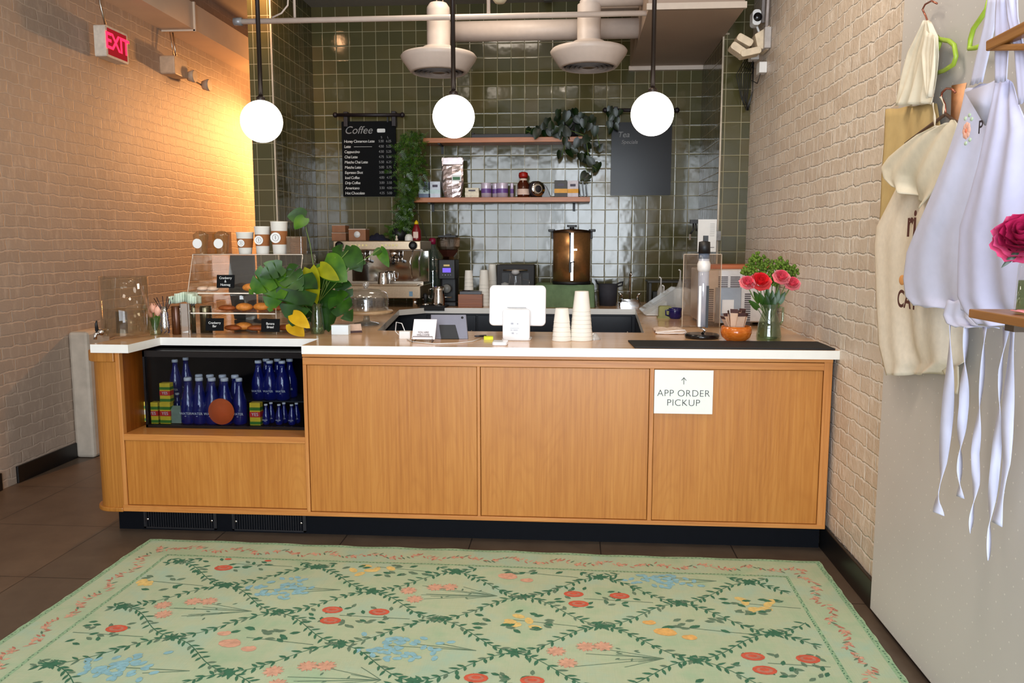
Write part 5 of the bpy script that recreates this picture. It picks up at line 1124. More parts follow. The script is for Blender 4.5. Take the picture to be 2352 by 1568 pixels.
# cups on top of the case
ztop = zt+ch+.001
def papercup(lb, px, y, r0, r1, h, sleeve=True, group='sample paper cups on the pastry case'):
    p = atY(px, 580, y); k = mpp(p); t = thing('paper_cup', lb, 'cup', (p.x, y, ztop), group=group); r0 *= k; r1 *= k; h *= k
    rr = lambda v: r0+(r1-r0)*v
    MB().lathe([(r0*.94, 0), (r0, .002), (r1, h-.002), (r1*1.04, h), (r1*1.03, h+.002), (r1*.95, h), (r0*.9, .01), (0, .01)], n=32, cap=False).build('cup', CUPW, t)
    MB().lathe([(rr(.28)*1.03, h*.30), (rr(.70)*1.03, h*.72)], n=32, cap=False).build('sleeve', KRAFT, t)
    MB().lathe([(0, 0), (h*.165, 0)], (-r0*.15, -rr(.5)*1.03-.003, h*.51), axis='y', n=28, cap=False).build('round_logo', WHITE, t)
    MB().lathe([(h*.09, 0), (h*.105, 0)], (-r0*.15, -rr(.5)*1.03-.0036, h*.51), axis='y', n=28, cap=False).box(-r0*.15-.002, -r0*.15+.002, -rr(.5)*1.03-.0038, -rr(.5)*1.03-.0034, h*.46, h*.57).build('logo_ring', CHALKD, t)
papercup('smallest white paper cup with brown sleeve and round logo on the pastry case', 564, 4.10, 14, 19.5, 49)
papercup('middle-sized white paper cup with brown sleeve and round logo on the pastry case', 604, 4.10, 14, 17.5, 62)
papercup('tallest white paper cup with brown sleeve and round logo on the pastry case', 643, 4.10, 15, 19, 73)
CC = glass('clear cup plastic', (236, 224, 204), .25, .03, .16, (190, 150, 100))
for px, lb in ((463, 'clear plastic cup with white round label at the left end of the pastry case top'), (511, 'clear plastic cup with white round label beside the smallest paper cup')):
    p = atY(px, 580, 4.10); k = mpp(p); t = thing('plastic_cup', lb, 'cup', (p.x, 4.10, ztop), group='clear plastic sample cups')
    MB().lathe([(12*k, 0), (17*k, 42*k), (17.5*k, 43*k), (14*k, 47*k), (8*k, 52*k), (0, 53*k)], n=30, cap=False).build('cup', CC, t)
    MB().lathe([(0, 0), (11*k, 0)], (-.004, -16*k, 24*k), axis='y', n=28, cap=False).build('round_label', WHITE, t)
p = atY(488, 580, 4.17); k = mpp(p)
t = thing('acrylic_tray', 'clear brownish acrylic box holding the plastic cups on the pastry case', 'tray', (p.x, 4.17, ztop)); MB().box(-38*k, 38*k, .04, .044, 0, 50*k).box(-38*k, 38*k, -.04, .044, 0, .003).build('box', glass('amber acrylic', (220, 196, 150), .2, .03, .22, (170, 130, 70)), t)
p = atY(682, 580, 4.12); k = mpp(p)
t = thing('cookie_container', 'clear plastic container of brown cookies at the right end of the pastry case top', 'container', (p.x, 4.12, ztop))
MB().rbox(-19*k, 19*k, -.04, .04, 0, 40*k, .008).build('tub', glass('clear tub', (230, 214, 196), .3, .05, .2, (180, 150, 120)), t)
ck = MB()
for i in range(9): ck.cyl(.034, 0, .007, (0, 0, .004+i*.0088), n=20)
ck.build('cookies', mat('brown cookie', (120, 76, 44), .8, var=.3, scale=80), t)
t = thing('wrapped_loaf', 'crinkly plastic wrapped pale loaf at the right of the pastry case behind the leaves', 'bread', (atY(682, 720, 4.2).x+.1, 4.22, zt))
MB().rbox(-.055, .055, -.05, .05, 0, .11, .015, 'y').build('loaf', mat('grey brown wrap', (150, 128, 112), .25, var=.35, scale=40, bump=1.), t, bevel=.01)
# ------------------------------------------------------------------ monstera in a clear vase
p, k = on(730, 766); py0 = p.y
t = thing('monstera', 'leafy monstera cuttings in a clear glass vase on the front worktop', 'plant', p); o = Vector(p)
MB().lathe([(.032, 0), (.036, .01), (.030, .08), (.024, .13), (.030, .155)], n=32, cap=False).lathe([(.032, .002), (0, .003)], cap=False).build('vase', VG, t)
MB().lathe([(.032, .004), (.028, .08), (.025, .11), (0, .11)], n=28, cap=False).build('water', glass('vase water', (190, 205, 170), .1, .02, .10, (110, 130, 80)), t)
pb = MB()
for i in range(16): pb.ball((random.uniform(-.02, .02), random.uniform(-.02, .02), random.uniform(.006, .03)), random.uniform(.005, .009), n=8, k=5)
pb.build('pebbles', mat('white pebble', (226, 222, 214), .4), t)
def PL(px, py, dy=0): return atY(px, py, py0+dy)-o
LV = [  # base px, tip px, width px, material, slots, dy
 ((640, 618), (575, 668), 62, 2, 5, -.03), ((648, 612), (600, 632), 40, 0, 4, -.06), ((640, 640), (618, 708), 60, 2, 5, -.02), ((655, 620), (690, 660), 58, 0, 4, .0),
 ((690, 632), (668, 738), 96, 1, 6, .02), ((712, 618), (722, 690), 44, 3, 0, -.07), ((735, 612), (772, 640), 34, 3, 0, -.05), ((745, 600), (790, 640), 66, 2, 0, .0),
 ((765, 590), (830, 600), 66, 0, 4, .03), ((800, 575), (826, 618), 50, 0, 0, .02), ((752, 630), (748, 750), 78, 1, 6, .03), ((772, 680), (802, 732), 60, 0, 3, .0), ((738, 690), (742, 752), 60, 1, 5, .05),
 ((702, 498), (664, 496), 42, 0, 0, .0), ((700, 500), (678, 522), 34, 2, 0, -.02), ((872, 572), (890, 608), 26, 2, 0, .05), ((874, 572), (858, 584), 16, 0, 0, .05),
 ((672, 722), (706, 748), 32, 4, 0, -.06), ((668, 742), (694, 768), 36, 4, 0, -.01), ((700, 690), (728, 742), 44, 1, 4, .04), ((786, 650), (800, 700), 40, 1, 3, .04)]
lm = [GREEN, leafmat('deep leaf green', (20, 52, 8), (38, 80, 14)), GREENB, YEL, GOLD]
for (bx, by), (tx, ty), wp, mi_, sl, dy in LV:
    if min(bx, tx) < 700 and by > 520: dy = min(dy, -.02)-.11
    b_, e_ = PL(bx, by, dy), PL(tx, ty, dy-.04); L = (e_-b_).length
    mb = MB(); leaf(mb, b_, L*1.1, wp*k, e_-b_, (random.uniform(-.25, .25), -1, random.uniform(.1, .5)), 0, slots=min(sl, 3.4), n=12, fold=.12)
    mb.build('leaf', lm[mi_], t)
sm_ = MB()
for pts in ([(728, 700), (725, 640), (712, 560), (699, 510)], [(728, 700), (700, 650), (645, 615)], [(730, 700), (722, 650), (712, 620)], [(732, 700), (745, 640), (738, 612)], [(732, 690), (760, 620), (800, 575)], [(730, 700), (760, 640), (770, 590)], [(730, 700), (750, 660), (752, 632)], [(728, 720), (710, 680), (690, 634)], [(735, 690), (800, 620), (872, 572)], [(728, 730), (700, 700), (672, 722)], [(728, 765), (729, 730), (728, 700)], [(735, 765), (733, 730), (732, 700)]):
    sm_.tube([PL(a, b, .0) for a, b in pts], .0022, 6)
sm_.build('stems', STEM, t)
t = thing('ladybird_ornament', 'small glossy red ornament among the monstera leaves', 'ornament', atY(754, 662, py0+.30)); MB().ball((0, 0, 0), .016, .012, .010).build('body', mat('glossy red', (200, 24, 14), .15), t)
MB().tube([(0, 0, 0), (0, 0, zt-t.location.z)], .0015).build('stick', STEM, t)
# ------------------------------------------------------------------ rug
rg = []
c00 = atZ(345, 1240, 0); c10 = atZ(1882, 1292, 0); ux = Vector((c10.x-c00.x, c10.y-c00.y, 0)); RW_ = ux.length; ux.normalize(); uy = Vector((ux.y, -ux.x, 0))
RL = 2.15
rugt = thing('floral_rug', 'pale green floral rug with leafy diamond lattice lying before the counter', 'rug', (c00.x, c00.y, 0))
def rp(u, v, z=.0): q_ = ux*u+uy*v; return (q_.x, q_.y, z)
def hgt(u, v): return .005+.0022*math.sin(u*5+v*2)*math.sin(v*7+1)*max(0, 1-abs(v-.5)*.6)+.0018*max(0, math.sin(v*PI/.43))**12+.0015*math.sin(u*23)*math.exp(-v*30)
q = NT('rug ground'); n1 = q.noise(q.pos(), 4, 5, .65); n2 = q.noise(q.pos((1, 60, 1)), 6, 2); n3 = q.noise(q.pos((60, 1, 1)), 6, 2)
col = q.ramp(n1, [(.32, lin((166, 198, 164))), (.5, lin((190, 204, 172))), (.68, lin((170, 204, 184)))])
col = q.mix(q.math('MULTIPLY', q.math('ADD', n2, n3), .22), col, lin((150, 160, 120)))
q.bsdf(col, .92, 0, q.bump(q.math('ADD', n2, n3), .25, .002)); RUGM = q.m
def rmat(n, c): return mat(n, c, .92, var=.15, scale=60)
RM = [RUGM, rmat('rug dark green', (58, 112, 84)), rmat('rug blue', (138, 186, 198)), rmat('rug red', (206, 92, 66)), rmat('rug pink', (212, 164, 138)), rmat('rug rose line', (190, 122, 102)), rmat('rug yellow', (222, 194, 120)), rmat('rug border green', (150, 184, 146)), rmat('rug grey green', (100, 128, 104)), rmat('rug orange', (226, 178, 104))]
mb = MB(); nu, nv = 110, 80
mb.grid([[rp(RW_*i/nu+.004*math.sin(j*1.3)*(1 if i in (0, nu) else 0), RL*j/nv+.004*math.sin(i*.7)*(1 if j == 0 else 0), hgt(RW_*i/nu, RL*j/nv)) for i in range(nu+1)] for j in range(nv+1)], 0)
mb.add([rp(0, 0, .0005), rp(RW_, 0, .0005), rp(RW_, RL, .0005), rp(0, RL, .0005)], [(0, 1, 2, 3)], 0)
rim = [rp(RW_*i/nu, 0, 0) for i in range(nu+1)]
mb.grid([[rp(RW_*i/nu, .004*math.sin(i*.7), hgt(RW_*i/nu, 0)) for i in range(nu+1)], [rp(RW_*i/nu, 0, 0) for i in range(nu+1)]], 0)
mb.grid([[rp(0, RL*j/nv, hgt(0, RL*j/nv)) for j in range(nv+1)], [rp(0, RL*j/nv, 0) for j in range(nv+1)]], 0)
mb.grid([[rp(RW_, RL*j/nv, hgt(RW_, RL*j/nv)) for j in range(nv+1)], [rp(RW_, RL*j/nv, 0) for j in range(nv+1)]], 0)
mb.build('pile', RM, rugt)
pt = MB()
def poly2(pts, m, dz=.0009):
    pt.add([rp(u, v, hgt(u, v)+dz) for u, v in pts], [list(range(len(pts)))], m)
def ell(u, v, a, b, ang, m, dz=.0009, n=8):
    poly2([(u+a*math.cos(t_)*math.cos(ang)-b*math.sin(t_)*math.sin(ang), v+a*math.cos(t_)*math.sin(ang)+b*math.sin(t_)*math.cos(ang)) for t_ in [2*PI*i/n for i in range(n)]], m, dz)
def lf2(u, v, L, w_, ang, m, dz=.0009):
    c_, s_ = math.cos(ang), math.sin(ang)
    poly2([(u+x*c_-y*s_, v+x*s_+y*c_) for x, y in ((0, 0), (L*.35, w_), (L*.7, w_*.8), (L, 0), (L*.7, -w_*.8), (L*.35, -w_))], m, dz)
def ln(u0, v0, u1, v1, w_, m, n=4):
    for i in range(n):
        a, b = i/n, (i+1)/n; d_ = math.hypot(u1-u0, v1-v0); nx, ny = -(v1-v0)/d_*w_, (u1-u0)/d_*w_
        P0 = (u0+(u1-u0)*a, v0+(v1-v0)*a); P1 = (u0+(u1-u0)*b, v0+(v1-v0)*b)
        poly2([(P0[0]-nx, P0[1]-ny), (P1[0]-nx, P1[1]-ny), (P1[0]+nx, P1[1]+ny), (P0[0]+nx, P0[1]+ny)], m, .0007)
def ruv(x, y): d_ = Vector((x, y, 0))-Vector((c00.x, c00.y, 0)); return d_.dot(ux), d_.dot(uy)
# bordering bands
B0, B1 = .03, .185
for a, b in ((.0, .022), (.175, .19)):
    for (u0, v0, u1, v1) in ((a, a, RW_-a, b), (a, RL-b, RW_-a, RL-a)):
        for i in range(60): poly2([(u0+(u1-u0)*i/60, v0), (u0+(u1-u0)*(i+1)/60, v0), (u0+(u1-u0)*(i+1)/60, v1), (u0+(u1-u0)*i/60, v1)], 7, .0004)
    for (u0, u1) in ((a, b), (RW_-b, RW_-a)):
        for i in range(40): poly2([(u0, a+(RL-2*a)*i/40), (u1, a+(RL-2*a)*i/40), (u1, a+(RL-2*a)*(i+1)/40), (u0, a+(RL-2*a)*(i+1)/40)], 7, .0005)
def along():
    s_ = 0; per = [((.105, .105), (RW_-.105, .105)), ((RW_-.105, .105), (RW_-.105, RL-.105)), ((.105, RL-.105), (.105, .105))]
    for (a, b) in per:
        L = math.hypot(b[0]-a[0], b[1]-a[1]); n = int(L/.018)
        for i in range(n): yield a[0]+(b[0]-a[0])*i/n, a[1]+(b[1]-a[1])*i/n, math.atan2(b[1]-a[1], b[0]-a[0]), i
for u, v, an, i in along():
    wv = .018*math.sin(i*.55); u2, v2 = u-math.sin(an)*wv, v+math.cos(an)*wv
    lf2(u2, v2, .03, .004, an+random.choice((-.9, .9))+random.uniform(-.3, .3), random.choice((4, 5, 5, 8)))
    if i % 2 == 0: lf2(u2, v2, .026, .005, an+random.uniform(-2.4, 2.4), random.choice((4, 5)))
    if i % 5 == 0:
        for q_ in range(5): lf2(u2, v2, .02, .005, q_*1.256+random.random(), 4)
for off in (.012, .183):
    n = int(RW_/.017)
    for i in range(n):
        lf2(off+(RW_-2*off)*i/n, off, .011, .0022, random.choice((.6, -.6)), 8, .0011)
    n = int(RL/.017)
    for i in range(n):
        for u in (off, RW_-off): lf2(u, off+(RL-off)*i/n, .011, .0022, PI/2+random.choice((.6, -.6)), 1 if u > 1 else 8, .0011)
# ogee lattice: nodes at a spacing of .6 x .43
U0, V0 = ruv(-.785, 3.011); DU, DV = .604, .215
def inside(u, v, m_=.195): return m_ < u < RW_-m_ and m_ < v < RL-m_
def vine(u0, v0, u1, v1, flip):
    n = 11; pts = []
    for i in range(n+1):
        s_ = i/n; u = u0+(u1-u0)*s_; v = v0+(v1-v0)*(s_-.085*math.sin(2*PI*s_)*(1)); pts.append((u, v))
    for i in range(n):
        (a, b), (c_, d_) = pts[i], pts[i+1]
        if not (inside(a, b) and inside(c_, d_)): continue
        ln(a, b, c_, d_, .0016, 1, 1); an = math.atan2(d_-b, c_-a)
        for sg_ in (-1, 1):
            e_ = random.uniform(0, .5); lf2(a+(c_-a)*e_, b+(d_-b)*e_, random.uniform(.028, .042), random.uniform(.0045, .007), an+sg_*random.uniform(.45, 1.15), 1 if random.random() < .85 else 8, .0012)
for i in range(-4, 6):
    for j in range(-2, 10):
        u = U0+i*DU+(DU/2 if j % 2 else 0); v = V0+j*DV
        vine(u, v, u+DU/2, v+DV, 1); vine(u, v, u-DU/2, v+DV, 1)
        if inside(u, v):
            for q_ in range(8): lf2(u, v, .03, .006, q_*PI/4+.3, 1)
def motif(kind, uc, vc):
    global poly2
    keep = poly2; S_ = 1.33
    def scaled(pts, m, dz=.0009):
        q_ = [(uc+(a-uc)*S_, vc+(b-vc)*S_) for a, b in pts]
        if min(b for a, b in q_) > .195 and min(a for a, b in q_) > .195 and max(a for a, b in q_) < RW_-.195: keep(q_, m, dz)
    poly2 = scaled
    try: motif0(kind, uc, vc)
    finally: poly2 = keep
def motif0(kind, u, v):
    def ok(a, b): return inside(a, b, .2)
    if not inside(u, .5, .22): return
    if v > RL-.2: return
    if kind in ('blue',):
        for i in range(46):
            a, b = random.gauss(-.05, .055), random.gauss(0, .035); ell(u+a, max(.2, v+b), .013, .008, random.random()*3, 2, .0009+.00002*i, 6)
        for a in (-.1, -.04, .02): ln(u+.13, v, u+a, v+random.uniform(-.03, .03), .0014, 8)
    elif kind == 'red':
        for a, b in ((-.08, -.03), (-.065, .035), (.055, -.03)):
            if v+b < .2: continue
            ell(u+a, v+b, .03, .021, 0, 3, .001, 12); ell(u+a, v+b, .02, .013, 0, 5, .0013, 10); ell(u+a, v+b-.002, .012, .007, 0, 3, .0015, 8)
        ln(u+.15, v+.005, u-.05, v, .0014, 8)
        for i in range(30):
            a, b = random.uniform(-.15, .1), random.uniform(-.07, .06)
            if v+b > .2: lf2(u+a, v+b, .026, .006, random.uniform(-3, 3), random.choice((1, 8)))
    elif kind == 'line':
        for a, b in ((-.12, -.015), (-.09, .04), (-.045, -.045), (.0, -.05)):
            if v+b < .2: continue
            for q_ in range(7): lf2(u+a, v+b, .027, .007, q_*2*PI/7, 4); 
            for q_ in range(7): ln(u+a, v+b, u+a+.026*math.cos(q_*.9+.45), v+b+.024*math.sin(q_*.9+.45), .0011, 5, 1)
        for i in range(9): a = random.uniform(-.1, .1); b = random.uniform(-.06, .06); ln(u+.15, v, u+a, max(.2, v+b), .0011, 8); 
        for i in range(8): lf2(u+random.uniform(-.02, .1), max(.2, v+random.uniform(-.06, .06)), .016, .003, random.uniform(-3, 3), 8)
    elif kind in ('yellow', 'pink', 'orange'):
        m_ = {'yellow': 6, 'pink': 4, 'orange': 9}[kind]
        if kind == 'yellow':
            for i in range(7): ell(u-.02+random.gauss(0, .035), max(.2, v+random.gauss(0, .02)), .02, .012, random.random()*3, 6, .0008)
        else:
            for a, b, r_ in ((-.1, -.03, .018), (-.06, .02, .032), (.0, .045, .02)):
                if v+b > .2: ell(u+a, v+b, r_, r_*.65, .2, m_, .0009, 10); ell(u+a+.01, v+b-.004, r_*.7, r_*.5, .9, m_, .0011, 8)
        ln(u+.16, v+.01, u-.03, v-.015, .0014, 8)
        for i in range(20 if kind == 'yellow' else 14):
            an = random.random()*2*PI; rr = random.uniform(.5, 1); a, b = (.13*math.cos(an)*rr, .06*math.sin(an)*rr) if kind == 'yellow' else (random.uniform(-.06, .13), random.uniform(-.07, .0))
            if v+b > .2: lf2(u+a, v+b, .03, .0075, random.uniform(-.8, .8)+(PI if random.random() < .5 else 0), random.choice((1, 8)))
KM = {(0, 0): 'blue', (1, 0): 'line', (2, 0): 'red', (3, 0): 'yellow', (-1, 0): 'yellow', (-2, -1): 'line', (-1, -1): 'red', (0, -1): 'yellow', (1, -1): 'pink', (2, -1): 'blue', (-1, 1): 'line', (0, 1): 'red', (1, 1): 'yellow', (2, 1): 'orange', (-1, 2): 'red', (0, 2): 'pink', (1, 2): 'blue', (2, 2): 'line', (3, 2): 'red', (-1, 3): 'blue', (0, 3): 'line', (1, 3): 'red', (2, 3): 'yellow'}
cyc = ['red', 'line', 'blue', 'yellow', 'pink', 'orange']
for j in range(-1, 9):
    for i in range(-3, 5):
        u = U0+(i-.5)*DU+(DU/2 if j % 2 else 0); v = V0+j*DV
        if v > RL-.25 or not inside(u, .6, .24): continue
        motif(KM.get((i, j), cyc[(i*2+j*3) % 6]), u, max(v, .25) if j < 0 else v)
pt.build('woven_pattern', RM, rugt)
# ------------------------------------------------------------------ display board on the brick wall with hanging garments
BX = 1.118
a = atX(2030, 870, BX-.0); yb0 = 2.955
q = NT('grey display board'); g = q.n('NewGeometry'); sp = q.n('SeparateXYZ'); q.l(g.outputs['Position'], sp.inputs[0])
n1 = q.noise(q.pos(), 2, 2); col = q.ramp(n1, [(.3, lin((194, 190, 186))), (.7, lin((202, 198, 194)))])
u_ = q.math('DIVIDE', sp.outputs[1], .074); v_ = q.math('DIVIDE', sp.outputs[2], .074)
A_ = q.math('FRACT', q.math('ADD', u_, v_)); B_ = q.math('FRACT', q.math('SUBTRACT', u_, v_))
dd = q.math('ADD', q.math('POWER', q.math('SUBTRACT', A_, .5), 2), q.math('POWER', q.math('SUBTRACT', B_, .5), 2))
col = q.mix(q.math('LESS_THAN', dd, .0022), col, lin((226, 222, 216)))
q.bsdf(col, .5)
tag(MB().box(BX, XR-.001, .6, yb0, .028, 2.9).build('display_board', [q.m], bevel=.001), 'tall grey white-dotted display board fixed over the brick wall', 'board')
def clothrows(rows, xp, name, m, par, amp=.012, fr=9., N=26, sub=4, ph=0., thick=.002, taper=True, bulge=0.):
    """rows of pixel pairs (left, right) on the plane x = xp, laid as hanging folded cloth"""
    R3 = []
    for a in rows: R3.append((atX(a[0], a[1], xp), atX(a[2], a[3], xp)))
    out = []; o = Vector(par.location) if par else Vector((0, 0, 0))
    for i in range(len(R3)-1):
        for s_ in range(sub if i < len(R3)-2 else sub+1):
            f_ = s_/sub; f2 = f_*f_*(3-2*f_) if len(R3) > 3 else f_
            L = R3[i][0].lerp(R3[i+1][0], f_); Q = R3[i][1].lerp(R3[i+1][1], f_); tt = (i+f_)/(len(R3)-1); rr = []
            for c in range(N+1):
                u = c/N; p = L.lerp(Q, u)
                w_ = amp*(.35+.65*tt if taper else 1)
                off = w_*(math.sin(fr*u+ph+.7*math.sin(tt*3))+.45*math.sin(fr*2.3*u+ph*2+tt*2))+bulge*math.sin(PI*u)*math.sin(PI*min(1, tt*1.1))
                rr.append((p.x-abs(0)-off-o.x, p.y-o.y, p.z+.002*math.sin(u*17+ph)*(1 if tt in (0, 1) else 0)-o.z))
            out.append(rr)
    return MB().grid(out).build(name, m, par, solid=thick)
def strip(pts, wpx, xp, name, m, par, tw=1.0):
    """ribbon hanging through pixel points, twisting as it falls"""
    P3 = [atX(a, b, xp) for a, b in pts]; o = Vector(par.location); pp = []
    for i in range(len(P3)-1):
        for s_ in range(8): pp.append(P3[i].lerp(P3[i+1], s_/8))
    pp.append(P3[-1]); n = len(pp); rows = []
    k = mpp(P3[0])
    for i, p in enumerate(pp):
        a = tw*math.sin(i/n*9.+pts[0][0]); w_ = wpx*k*1.5/2
        d_ = Vector((math.sin(a)*w_*.8, math.cos(a)*w_, 0)); rows.append([p-d_-o, p-o, p+d_-o])
    return MB().grid(rows).build(name, m, par, solid=.0012)
CRM = mat('cream cotton', (224, 214, 192), .9, var=.05, scale=40); CRM2 = mat('natural canvas', (228, 216, 198), .9, var=.05, scale=50, bump=.15)
KHA = mat('khaki cloth', (196, 170, 116), .9, var=.06, scale=30); LAV = mat('white apron cotton', (212, 215, 242), .9, var=.03, scale=30, bump=.1)
LAV2 = mat('lilac white apron cotton', (208, 210, 242), .9, var=.03, scale=30, bump=.1)
COP = mat('copper wire', (176, 110, 90), .3, .8); LIME = mat('lime green plastic', (158, 186, 60), .4)
# cream scarf-like garment at the top with its hanger
t = thing('hanging_garment', 'short cream pleated garment hanging highest beside the brick wall', 'garment', atX(2120, 60, 1.08))
clothrows([(2124, 48, 2136, 48), (2104, 92, 2150, 84), (2092, 120, 2150, 130), (2082, 160, 2146, 170), (2072, 205, 2142, 210), (2062, 243, 2140, 238)], 1.07, 'cloth', CRM, t, amp=.014, fr=16, N=40)
clothrows([(2128, 70, 2150, 84), (2120, 120, 2149, 130), (2126, 170, 2147, 170), (2132, 225, 2141, 222)], 1.05, 'front_pleat', CRM, t, amp=.008, fr=9)
t = thing('clothes_hanger', 'lime green hanger with copper hook holding the short cream garment', 'hanger', atX(2140, 100, 1.09)); o = Vector(t.location)
X_ = lambda x, y, xp=1.09: atX(x, y, xp)-o
MB().tube([X_(2152, 8), (X_(2140, 2)), X_(2125, 10), X_(2119, 22), X_(2126, 36), X_(2131, 50), X_(2140, 66), X_(2150, 82)], .003, 8).build('hook', COP, t)
MB().tube([X_(2151, 84), X_(2156, 90), X_(2180, 94), X_(2192, 104), X_(2196, 130), X_(2190, 148), X_(2168, 162), X_(2145, 170)], .0068, 10).tube([X_(2154, 90), X_(2160, 100), X_(2154, 116), X_(2149, 112)], .005, 8).build('frame', LIME, t)
t = thing('clothes_hanger', 'second lime green hanger showing behind the straps of the white apron', 'hanger', atX(2240, 70, 1.09)); o = Vector(t.location)
MB().tube([X_(2272, 0), X_(2266, 22), X_(2250, 46), X_(2236, 66), X_(2229, 90), X_(2227, 112), X_(2240, 110), X_(2262, 102)], .0068, 10).build('frame', LIME, t)
MB().tube([X_(2272, 0), X_(2280, -20), X_(2290, -30)], .003, 8).build('hook', COP, t)
# khaki cloth behind
t = thing('khaki_apron', 'plain khaki cloth hanging below the short cream garment', 'apron', atX(2090, 240, 1.09))
clothrows([(2034, 252, 2150, 236), (2032, 330, 2160, 300), (2028, 400, 2158, 400), (2026, 470, 2150, 470), (2022, 530, 2120, 540)], 1.092, 'cloth', KHA, t, amp=.006, fr=11, N=30)
strip([(2142, 236), (2146, 265), (2147, 292)], 6, 1.06, 'tie', CRM, t, .3); strip([(2160, 222), (2168, 240), (2166, 262)], 5, 1.06, 'tie', CRM, t, .3)
t = thing('wire_hanger', 'dark copper hanger hook above the ruffled canvas apron', 'hanger', atX(2175, 215, 1.08)); o = Vector(t.location)
MB().tube([X_(2194, 212), X_(2186, 204), X_(2174, 203), X_(2164, 212), X_(2162, 224), X_(2170, 240), X_(2172, 262)], .0034, 8).build('hook', COP, t)
MB().tube([X_(2172, 262), X_(2190, 276), X_(2235, 300)], .005, 8).tube([X_(2172, 262), X_(2120, 300), X_(2080, 330)], .005, 8).build('shoulder', mat('dark wood', (90, 66, 50), .5), t)
t = thing('paper_tag', 'small orange paper stuck on the display board beside the white apron', 'paper', atX(2200, 235, BX-.002)); o = Vector(t.location)
MB().grid([[X_(2186, 196, BX-.002), X_(2220, 190, BX-.002)], [X_(2184, 270, BX-.002), X_(2200, 285, BX-.002)]]).build('paper', mat('orange paper', (226, 160, 112), .8), t, solid=.001)
# canvas apron with ruffle and brown lettering
t = thing('canvas_apron', 'natural canvas apron with a shoulder ruffle and brown lettering', 'apron', atX(2090, 560, 1.07))
clothrows([(2060, 430, 2185, 400), (2036, 480, 2200, 470), (2017, 520, 2200, 520), (2014, 560, 2200, 560), (2018, 640, 2200, 640), (2022, 720, 2204, 720), (2026, 790, 2206, 790), (2036, 835, 2206, 830), (2041, 862, 2160, 858)], 1.075, 'body', CRM2, t, amp=.014, fr=10, N=40, bulge=.02)
clothrows([(2150, 292, 2196, 274), (2110, 312, 2206, 284), (2080, 335, 2196, 330), (2052, 360, 2180, 390), (2036, 384, 2164, 430), (2040, 408, 2150, 455), (2056, 428, 2134, 478)], 1.03, 'ruffle', CRM, t, amp=.02, fr=8, N=36, bulge=.02)
clothrows([(2160, 845, 2202, 840), (2186, 880, 2202, 880), (2188, 904, 2200, 904)], 1.08, 'side_tie', CRM, t, amp=.003, fr=3, N=8)
BRN = mat('dark brown print', (86, 44, 34), .9)
o = Vector(t.location)
pT = atX(2094, 515, 1.035)-o; text('ri', .115, BRN, t, pT, (PI/2, 0, -PI/2), bold=.003)
pT = atX(2083, 690, 1.022)-o; text('CAT', .075, BRN, t, pT, (PI/2, 0, -PI/2), bold=.0015)
MB().ball(atX(2072, 643, 1.03)-o, .004, .022, .016).build('orange_print', mat('orange print', (226, 160, 96), .9), t)
# white apron, embroidered, in front
t = thing('white_apron', 'white cotton apron with an embroidered peach flower and letter P on its bib', 'apron', atX(2200, 450, 1.0))
clothrows([(2217, 206, 2300, 180), (2214, 228, 2300, 200), (2202, 290, 2272, 290), (2180, 360, 2254, 360), (2152, 430, 2240, 440), (2128, 485, 2224, 500), (2108, 530, 2212, 540), (2088, 580, 2208, 590), (2080, 640, 2208, 640), (2084, 680, 2210, 690), (2102, 702, 2222, 715)], 1.0, 'bib', LAV, t, amp=.008, fr=6, N=40, bulge=.03)
clothrows([(2176, 690, 2240, 690), (2170, 722, 2230, 730), (2180, 742, 2250, 748), (2200, 752, 2300, 752)], 1.0, 'skirt_hem', LAV, t, amp=.008, fr=7, N=24)
o = Vector(t.location)
clothrows([(2228, 196, 2256, 188), (2244, 130, 2268, 130), (2262, 60, 2282, 60), (2272, -10, 2296, -10)], .99, 'strap', LAV, t, amp=.003, fr=4, N=8)
MB().grid([[X_(2217, 212, .955), X_(2296, 184, .955)], [X_(2240, 250, .95), X_(2290, 250, .95)], [X_(2262, 288, .95), X_(2272, 290, .95)]]).build('folded_bib_flap', LAV, t, solid=.002)
em = MB(); pc = atX(2220, 300, .945)-o
for i in range(8):
    a = i*PI/4; em.ball(pc+Vector((0, -math.cos(a)*.012, math.sin(a)*.012)), .002, .009, .009, n=8, k=5)
em.build('embroidered_flower', mat('peach thread', (240, 184, 164), .9), t)
MB().ball(pc, .003, .006, .006).build('flower_centre', mat('orange thread', (236, 130, 96), .9), t)
em = MB()
for dy, dz in ((-.01, .035), (.01, .03), (-.022, .024), (.0, -.03), (-.02, -.024)): em.ball(pc+Vector((0, dy, dz)), .002, .008, .005, n=8, k=5)
em.build('embroidered_leaves', mat('pale green thread', (196, 216, 190), .9), t)
text('P', .042, mat('dark thread', (50, 40, 50), .9), t, atX(2252, 293, .94)-o, (PI/2, 0, -PI/2), bold=.0006)
t = thing('white_apron', 'second white cotton apron overlapping on the shelf side, hanging from the wooden hanger', 'apron', atX(2280, 450, .96))
clothrows([(2290, 176, 2330, 190), (2284, 230, 2345, 240), (2270, 300, 2372, 300), (2254, 380, 2376, 380), (2236, 450, 2378, 450), (2214, 520, 2380, 540), (2210, 600, 2382, 620), (2209, 680, 2384, 700), (2224, 715, 2384, 740), (2250, 745, 2386, 752)], .95, 'bib', LAV2, t, amp=.012, fr=8, N=60, bulge=.03)
clothrows([(2286, 190, 2312, 186), (2288, 120, 2318, 120), (2290, 60, 2320, 60), (2292, -10, 2326, -10)], .93, 'strap', LAV2, t, amp=.005, fr=6, N=10)
clothrows([(2340, 240, 2366, 230), (2336, 170, 2362, 170), (2334, 120, 2356, 120), (2318, 40, 2340, 40), (2312, -10, 2336, -10)], .93, 'strap', LAV2, t, amp=.004, fr=6, N=10)
